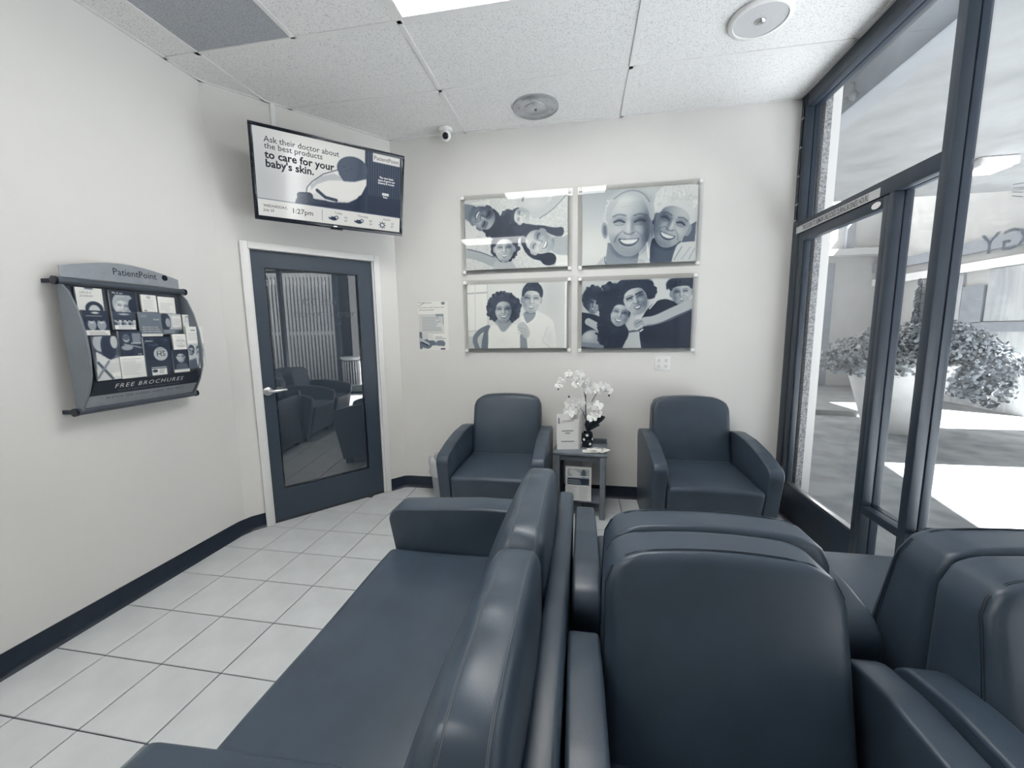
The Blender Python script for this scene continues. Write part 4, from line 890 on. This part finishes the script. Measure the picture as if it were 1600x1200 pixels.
a.face(612, 450, 168, -.02, .58, .95, .70, 1, False, hair=.22, line=-.66, low=.1); a.noise(.012); picture(-.541, 1.538, .83, .530, a, 'photograph of a young couple in white shirts, lower left of the four')
# family of four in the sun
a = Art(AW, AH, .66, 1390, 860, 60, 65); a.a += np.linspace(.02, .1, AW)[None, :]
a.poly([(60, 430), (250, 480), (330, 560), (500, 600), (600, 800), (600, 930), (60, 930)], .12); a.poly([(820, 560), (940, 380), (1100, 300), (1250, 360), (1440, 480), (1430, 930), (870, 930), (800, 720)], .10); a.poly([(560, 600), (700, 420), (770, 480), (740, 640), (810, 740), (880, 930), (600, 930)], .64); a.line([(640, 720), (800, 700)], 26, .3); a.poly([(580, 560), (640, 640), (690, 740), (600, 900), (500, 930), (480, 700)], .11); a.line([(930, 430), (1000, 350)], 16, .8)
a.ell(215, 290, 150, 160, .15, 0, 5); a.rough(215, 280, 150, 150, 60, 22, .2, .08); a.face(225, 350, 130, .25, .46, .6, .7, -1, hair=.16, line=-.3, low=.3); a.poly([(110, 420), (90, 250), (180, 140), (330, 150), (360, 330), (300, 240), (200, 250), (150, 330)], .16); a.line([(170, 260), (150, 430)], 22, .2); a.line([(280, 240), (310, 420)], 26, .18)
a.line([(150, 580), (260, 640), (390, 730)], 92, .58); a.ell(190, 800, 145, 110, .50, -.3, 4); a.glow(150, 760, 80, 60, .14); a.line([(60, 870), (330, 900)], 60, .42)
a.ell(470, 300, 160, 200, .13, .2, 5); a.rough(450, 320, 180, 230, 120, 26, .15, .07, .4); a.poly([(330, 350), (450, 300), (430, 600), (520, 800), (450, 900), (330, 900), (260, 640)], .12); a.rough(380, 700, 120, 190, 60, 24, .14); a.face(560, 480, 165, .22, .56, .9, .72, 1, False, hair=.14, line=-.62, low=.2); a.poly([(430, 440), (470, 310), (600, 290), (680, 420), (620, 330), (520, 340)], .14)
a.ell(740, 150, 220, 110, .14, -.1, 5); a.rough(740, 150, 230, 100, 70, 26, .16); a.ell(920, 220, 90, 90, .14, 0, 4); a.rough(930, 220, 80, 80, 30, 20, .15); a.face(745, 300, 205, -.32, .60, .7, .72, 1, False, hair=.14, line=-.6); a.poly([(560, 180), (640, 80), (840, 60), (950, 200), (860, 200), (780, 110), (640, 160)], .13); a.line([(640, 305), (715, 272)], 16, .14); a.line([(750, 252), (825, 218)], 17, .12); a.glow(800, 380, 90, 60, -.15)
a.ell(1290, 150, 165, 95, .14, .1, 4); a.face(1310, 240, 150, -.08, .58, .55, .82, -1, hair=.13, line=-.5); a.poly([(1130, 230), (1120, 110), (1200, 65), (1440, 65), (1450, 230), (1390, 130), (1280, 130), (1220, 190), (1170, 150)], .13); a.rough(1270, 120, 130, 30, 26, 18, .14)
a.line([(880, 590), (1000, 580), (1230, 470), (1450, 380)], 115, .60); a.line([(900, 640), (1060, 620), (1300, 520), (1440, 450)], 20, .36, .8); a.ell(800, 620, 70, 60, .52, .3); a.line([(770, 690), (840, 640)], 20, .7); a.line([(820, 710), (850, 690)], 18, .75); a.line([(760, 620), (840, 580)], 8, .3)
a.noise(.012); picture(.407, 1.534, .832, .530, a, 'photograph of a family of four hugging outdoors, lower right of the four')

Art.soft_shapes = False
# ---- poster, socket plates
po = thing('poster', (-1.277, YB, 1.468), 0, 'small printed notice taped to the end wall beside the door', 'poster')
a = Art(84, 128, .90, 600, 940, 150, 120)
a.poly([(160, 360), (660, 360), (660, 1050), (160, 1030)], .72); a.poly([(490, 360), (660, 360), (660, 560), (560, 520)], .45); a.poly([(160, 700), (215, 700), (215, 1030), (160, 1030)], .35); a.ell(330, 930, 160, 90, .35); a.line([(160, 840), (330, 940)], 60, .62); a.line([(200, 900), (330, 960)], 26, .10); a.ell(580, 930, 95, 70, .38); a.poly([(420, 960), (660, 980), (660, 1050), (330, 1050)], .88); a.line([(590, 1030), (660, 1030)], 26, .15)
a.poly([(335, 735), (715, 735), (715, 860), (335, 860)], .93); a.line([(160, 140), (430, 150)], 8, .3); a.line([(165, 205), (290, 145)], 10, .35); a.ell(655, 160, 40, 28, .4); a.poly([(215, 410), (640, 410), (640, 700), (215, 700)], .80, .7)
a.textlines(225, 425, 620, 10, 28, 12, .35); a.textlines(345, 765, 470, 3, 30, 9, .4); a.textlines(480, 800, 700, 2, 32, 14, .3)
box('sheet', -.137, .137, -.002, 0, -.2115, .2115, M['paper'], po); a.panel('printed_face', .270, .419, M['print'], po, (0, -.0024, 0))
text('lettering', 'Do you have a child 12 years or older', .0150, M['ink'], po, -.128, .155, -.0032); text('lettering', 'with atopic dermatitis?', .0150, M['ink'], po, -.128, .134, -.0032)
def plate(name, x, z, w, h, label, sockets):
    t = thing(name, (x, YB, z), 0, label, 'socket'); box('cover_plate', -w/2, w/2, -.006, 0, -h/2, h/2, M['whiteplastic'], t, bevel=.002)
    for sx, sz in sockets:
        MB().lathe([(.017, 0), (.017, .002), (.015, .003)], 18).build('socket_face', M['white'], t, (sx, -.0055, sz), (PI/2, 0, 0), smooth=40)
        for dx in (-.006, .006): box('slot', sx+dx-.0012, sx+dx+.0012, -.0093, -.0085, sz-.001, sz+.009, M['gasket'], t)
        box('slot', sx-.0025, sx+.0025, -.0093, -.0085, sz-.011, sz-.006, M['gasket'], t)
plate('socket_plate', .628, 1.145, .122, .115, 'white double socket plate on the wall under the photographs', [(-.027, .022), (-.027, -.022), (.027, .022), (.027, -.022)])
plate('socket_plate', .045, .285, .075, .115, 'white socket plate low on the wall behind the side table', [(0, .022), (0, -.022)])

# ================================================================== BROCHURE RACK ON THE LONG WALL
RY = 1.75; RS = .042
rk = thing('brochure_rack', (XL-RS, RY, 0), PI/2, 'silver wall rack with curved sides full of free brochures', 'rack')
def sideprof(): return [(-.098, 1.672), (-.112, 1.668), (-.155, 1.62), (-.190, 1.54), (-.214, 1.44), (-.222, 1.34), (-.214, 1.24), (-.185, 1.16), (-.135, 1.075), (-.118, 1.068), (-.098, 1.072)]
for x in (-.280, .272): side_prism('side_panel', sideprof(), x, x+.008, 0, M['rackside'], rk, smooth=20)
hp = [(-.272, 1.690), (.272, 1.690)]+[(.272-.544*i/14, 1.738+.045*math.sin(PI*i/14)) for i in range(15)]
MB().prism(hp, -.006, 0).build('header', M['rack'], rk, (0, -.115, 0), (PI/2, 0, 0))
text('lettering', 'PatientPoint', .047, M['ink'], rk, -.062, 1.725, -.1095-.0005-.0062, 'LEFT', xs=.92)
MB().lathe([(.0155, 0), (.0155, .0012), (.0115, .0012), (.0115, 0)], 24).build('logo', M['ink'], rk, (.196, -.1152, 1.739), (PI/2, 0, 0)); MB().lathe([(.007, 0), (.007, .0014)], 18).build('logo', M['ink'], rk, (.196, -.1152, 1.739), (PI/2, 0, 0))
for z in (1.670, 1.070):
    tb = MB().tube([(-.300, -.118, z), (.292, -.118, z)], .0165, 16).build('tube', M['rackdark'], rk, smooth=50)
    for x in (-.304, .290): MB().tube([(x, -.118, z), (x+.012, -.118, z)], .019, 18).build('end_cap', M['black'], tb, smooth=50)
    for x in (-.298, .284): box('bracket', x, x+.014, -.118, -RS, z-.009, z+.009, M['navy'], rk)
box('back_panel', -.272, .272, -.100, -.092, 1.08, 1.675, M['rackside'], rk)
for z0, o0, z1, o1 in ((1.53, .106, 1.66, .102), (1.41, .138, 1.54, .107), (1.20, .174, 1.43, .142)):
    V = [(-.272, -o0, z0), (.272, -o0, z0), (.272, -o1, z1), (-.272, -o1, z1)]; V += [(x, y+.003, z) for x, y, z in V]
    MB().add(V, [(0, 1, 2, 3), (7, 6, 5, 4), (0, 4, 5, 1), (1, 5, 6, 2), (2, 6, 7, 3), (3, 7, 4, 0)]).build('tier', M['rackdark'], rk)
    box('tier_ledge', -.272, .272, -o0-.03, -o0+.005, z0-.006, z0, M['acrylic'], rk)
V = [(-.266, -.208, 1.205), (.266, -.208, 1.205), (.266, -.168, 1.140), (-.266, -.168, 1.140)]
MB().add(V+[(x, y+.004, z) for x, y, z in V], [(3, 2, 1, 0), (4, 5, 6, 7), (0, 1, 5, 4), (1, 2, 6, 5), (2, 3, 7, 6), (3, 0, 4, 7)]).build('title_strip', M['navy'], rk)
V = [(-.266, -.168, 1.140), (.266, -.168, 1.140), (.266, -.128, 1.082), (-.266, -.128, 1.082)]
MB().add(V+[(x, y+.004, z) for x, y, z in V], [(3, 2, 1, 0), (4, 5, 6, 7), (0, 1, 5, 4), (1, 2, 6, 5), (2, 3, 7, 6), (3, 0, 4, 7)]).build('lower_strip', M['rack'], rk)
sl_ = math.atan2(.040, .065)
text('lettering', 'FREE BROCHURES', .036, M['whiteink'], rk, -.005, 1.168, -.187, 'CENTER', rot=(PI/2+sl_, 0, 0), spacing=1.25, xs=.98); text('lettering', 'FROM PATIENTPOINT BY PROGRAM SPONSORS', .0125, M['greyink'], rk, -.0, 1.150, -.1765, 'CENTER', rot=(PI/2+sl_, 0, 0), spacing=1.2)
text('lettering', 'WATCH THE SCREEN WHILE YOU WAIT', .0165, M['ink'], rk, -.0, 1.117, -.1535, 'CENTER', rot=(PI/2+sl_, 0, 0), spacing=1.35)
box('front_pocket', -.262, .268, -.222, -.2195, 1.205, 1.292, M['acrylic'], rk)

def brochure(x0, x1, z0, z1, out, art, label, texts=(), extra=0., back=None):
    """leaflet standing in the rack; extra = how far it continues down behind the one in front"""
    w, h = x1-x0, z1-z0
    t = thing('brochure', (XL+out-RS, RY+(x0+x1)/2, z0), PI/2, label, 'brochure', 'brochures in the wall rack')
    t.rotation_euler = (-.0, 0, PI/2)
    box('leaves', -w/2, w/2, .0006, .010, -extra, h, M['paperedge'], t); art.panel('cover', w, h, M['print'], t, (0, 0, h/2))
    for s_, x, z, sz, m, al in texts: text('lettering', s_, sz, M[m], t, x*w, z*h, -.0012, al)
    return t
def A_(w, h, bg): return Art(int(w*360), int(h*360), bg, 100, 100*h/w)
a = A_(.106, .107, .86); a.ell(62, 92, 34, 34, .12); a.ell(62, 104, 22, 30, .7); a.poly([(35, 0), (65, 0), (65, 8), (35, 8)], .35)
brochure(-.229, -.123, 1.541, 1.648, .120, a, 'white brochure with a dark haired head, top row at the left end', [('LIFE IS A', -.36, .75, .0125, 'greyink', 'LEFT'), ('JOURNEY', -.36, .60, .0125, 'greyink', 'LEFT')])
a = A_(.118, .104, .15); a.ell(50, 56, 42, 50, .55); a.ell(46, 66, 30, 44, .72); a.face(46, 64, 38, .1, .68, .8, hair=.5); a.poly([(0, 0), (100, 0), (100, 16), (0, 16)], .12); a.ell(85, 60, 18, 30, .12)
brochure(-.093, .025, 1.541, 1.645, .120, a, 'magazine with a large smiling face on its cover, top row', [('Ma X ter', -.40, .86, .013, 'whiteink', 'LEFT')])
for (x0, x1, z0, z1, lb) in ((.052, .130, 1.546, 1.637, 'narrow white text leaflet with a round emblem, top row'), (.138, .232, 1.542, 1.633, 'plain white text leaflet, top row at the right end')):
    a = A_(x1-x0, z1-z0, .90); h_ = a.sy
    if x0 < .1: a.ell(50, 18, 12, 9, .35); a.ell(50, 18, 7, 5, .85)
    a.textlines(14, 38, 88, 7, 9, 2.4, .45); a.poly([(14, h_-14), (32, h_-14), (32, h_-6), (14, h_-6)], .25 if x0 < .1 else .9); brochure(x0, x1, z0, z1, .120, a, lb)
a = A_(.101, .117, .14); a.ell(32, 66, 16, 26, .5); a.ell(70, 66, 18, 26, .5); a.ell(32, 50, 9, 11, .7); a.ell(70, 50, 9, 11, .7); a.ell(32, 44, 11, 7, .1); a.ell(70, 44, 11, 7, .1); a.poly([(0, 92), (100, 92), (100, 116), (0, 116)], .92); a.textlines(20, 100, 90, 2, 8, 3, .2); a.textlines(14, 26, 86, 1, 8, 2.5, .7); a.ell(50, 12, 14, 4, .8)
brochure(-.238, -.137, 1.424, 1.541, .155, a, 'dark brochure with two people and a white bottom strip, middle row at the left end')
a = A_(.103, .088, .20)
for k in range(9): a.ell(12+k*10, 42+6*(k % 2), 6, 9, .55+.1*(k % 3)); a.ell(12+k*10, 36+6*(k % 2), 5, 4, .1); a.poly([(6+k*10, 50), (18+k*10, 50), (18+k*10, 66), (6+k*10, 66)], .2+.2*(k % 3))
a.poly([(5, 64), (95, 64), (95, 84), (5, 84)], .92); a.textlines(22, 70, 90, 2, 7, 3, .25); a.poly([(0, 0), (100, 0), (100, 22), (0, 22)], .22); a.ell(50, 12, 22, 4, .6)
brochure(-.117, -.014, 1.451, 1.539, .155, a, 'dark brochure with a crowd and a white label, middle row')
a = A_(.109, .126, .38); a.poly([(0, 104), (100, 104), (100, 118), (0, 118)], .9); a.textlines(8, 16, 40, 2, 6, 2, .6)
brochure(.005, .114, 1.416, 1.542, .155, a, 'grey brochure with white welcome lettering, middle row', [('Studio', .42, .68, .0125, 'whiteink', 'RIGHT'), ('WELCOME TO THE', -.44, .36, .0092, 'whiteink', 'LEFT'), ('NEXT STEP IN YOUR', -.44, .27, .0092, 'whiteink', 'LEFT'), ('TREATMENT JOURNEY', -.44, .18, .0092, 'whiteink', 'LEFT')])
a = A_(.110, .115, .62); a.ell(18, 40, 26, 44, .15); a.ell(30, 44, 12, 22, .5); a.poly([(52, 10), (98, 10), (98, 66), (52, 66)], .82); a.textlines(56, 28, 94, 4, 8, 2.4, .45); a.poly([(0, 76), (100, 76), (100, 104), (0, 104)], .35); a.textlines(8, 84, 80, 2, 8, 2.4, .75)
brochure(.118, .228, 1.423, 1.538, .155, a, 'brochure with a dark profile photo beside text, middle row')
a = A_(.075, .107, .90); a.textlines(14, 24, 80, 4, 10, 3, .45); a.ell(40, 16, 18, 4, .4); brochure(.236, .311, 1.430, 1.537, .155, a, 'white leaflet at the right end of the middle row')
a = A_(.102, .207, .35); a.poly([(0, 0), (100, 0), (100, 90), (0, 90)], .25); a.ell(30, 30, 28, 40, .55); a.ell(60, 50, 30, 60, .12); a.ell(84, 28, 14, 30, .6); a.poly([(10, 70), (60, 110), (100, 100), (100, 205), (0, 205)], .75); a.line([(12, 120), (60, 196)], 12, .30); a.line([(54, 116), (4, 190)], 10, .42); a.poly([(60, 170), (96, 170), (96, 190), (60, 190)], .92)
brochure(-.246, -.144, 1.212, 1.419, .200, a, 'tall photo brochure with a big letter X, bottom row at the left end')
a = A_(.107, .128, .16); a.ell(30, 34, 14, 18, .55); a.ell(30, 30, 15, 12, .3); a.poly([(54, 10), (92, 10), (92, 60), (54, 60)], .42); a.ell(36, 96, 22, 20, .1); a.ell(30, 76, 24, 12, .5); a.line([(20, 60), (90, 78)], 5, .5)
brochure(-.128, -.021, 1.315, 1.443, .190, a, 'dark brochure with two figures, behind the white leaflet in the bottom row', [('EXTREME', .40, .50, .011, 'whiteink', 'RIGHT'), ('vitals', .40, .07, .010, 'whiteink', 'RIGHT')], extra=.09)
a = A_(.112, .109, .88); a.textlines(10, 14, 90, 9, 8, 2.2, .45); brochure(-.148, -.036, 1.210, 1.319, .2065, a, 'white text leaflet in front of a dark brochure, bottom row')
a = A_(.137, .206, .10); a.ell(58, 66, 26, 26, .62); a.textlines(8, 16, 34, 1, 6, 5, .7); a.ell(82, 14, 3, 6, .7); a.poly([(18, 116), (74, 116), (74, 146), (18, 146)], .94); a.ell(30, 130, 10, 6, .1); a.line([(20, 120), (72, 120)], 4, .2); a.textlines(46, 126, 70, 3, 6, 2.6, .15); a.rough(50, 20, 46, 14, 20, 5, .2)
brochure(-.026, .111, 1.206, 1.412, .200, a, 'dark brochure with a pale disc reading HS, bottom row', [('HS', .08, .50, .040, 'ink', 'CENTER'), ('Hidradenitis', .08, .68, .009, 'ink', 'CENTER'), ('Suppurativa', .08, .63, .009, 'ink', 'CENTER')])
a = A_(.087, .086, .93); a.ell(50, 55, 36, 34, .82); a.textlines(20, 16, 80, 1, 8, 3, .5)
brochure(.135, .222, 1.340, 1.426, .190, a, 'white leaflet reading for men and women, bottom row behind the portrait', [('FOR MEN', 0, .52, .011, 'greyink', 'CENTER'), ('&', 0, .36, .010, 'greyink', 'CENTER'), ('WOMEN', 0, .18, .011, 'greyink', 'CENTER')], extra=.10)
a = A_(.088, .127, .12); a.ell(50, 44, 26, 36, .5); a.face(50, 48, 34, 0, .62, .6, hair=.1); a.poly([(26, 40), (28, 10), (72, 10), (74, 40), (66, 24), (34, 24)], .08); a.poly([(10, 124), (20, 92), (50, 84), (84, 92), (96, 124)], .28); a.poly([(0, 126), (100, 126), (100, 146), (0, 146)], .9)
brochure(.116, .204, 1.213, 1.340, .2005, a, 'dark leaflet with a portrait of a man, bottom row')
a = A_(.101, .243, .90); a.poly([(0, 96), (100, 96), (100, 242), (0, 242)], .66); a.ell(20, 128, 18, 24, .18); a.ell(68, 134, 22, 26, .16); a.face(66, 146, 26, -.3, .5, .8); a.face(18, 140, 22, .3, .45, .7); a.poly([(0, 190), (40, 180), (60, 242), (0, 242)], .3); a.poly([(44, 200), (90, 176), (100, 242), (50, 242)], .8); a.textlines(12, 40, 84, 4, 11, 3, .45); a.ell(40, 22, 16, 5, .5); a.line([(64, 170), (50, 240)], 6, .2)
brochure(.209, .310, 1.225, 1.468, .2005, a, 'tall white leaflet with two laughing people, bottom row at the right end')
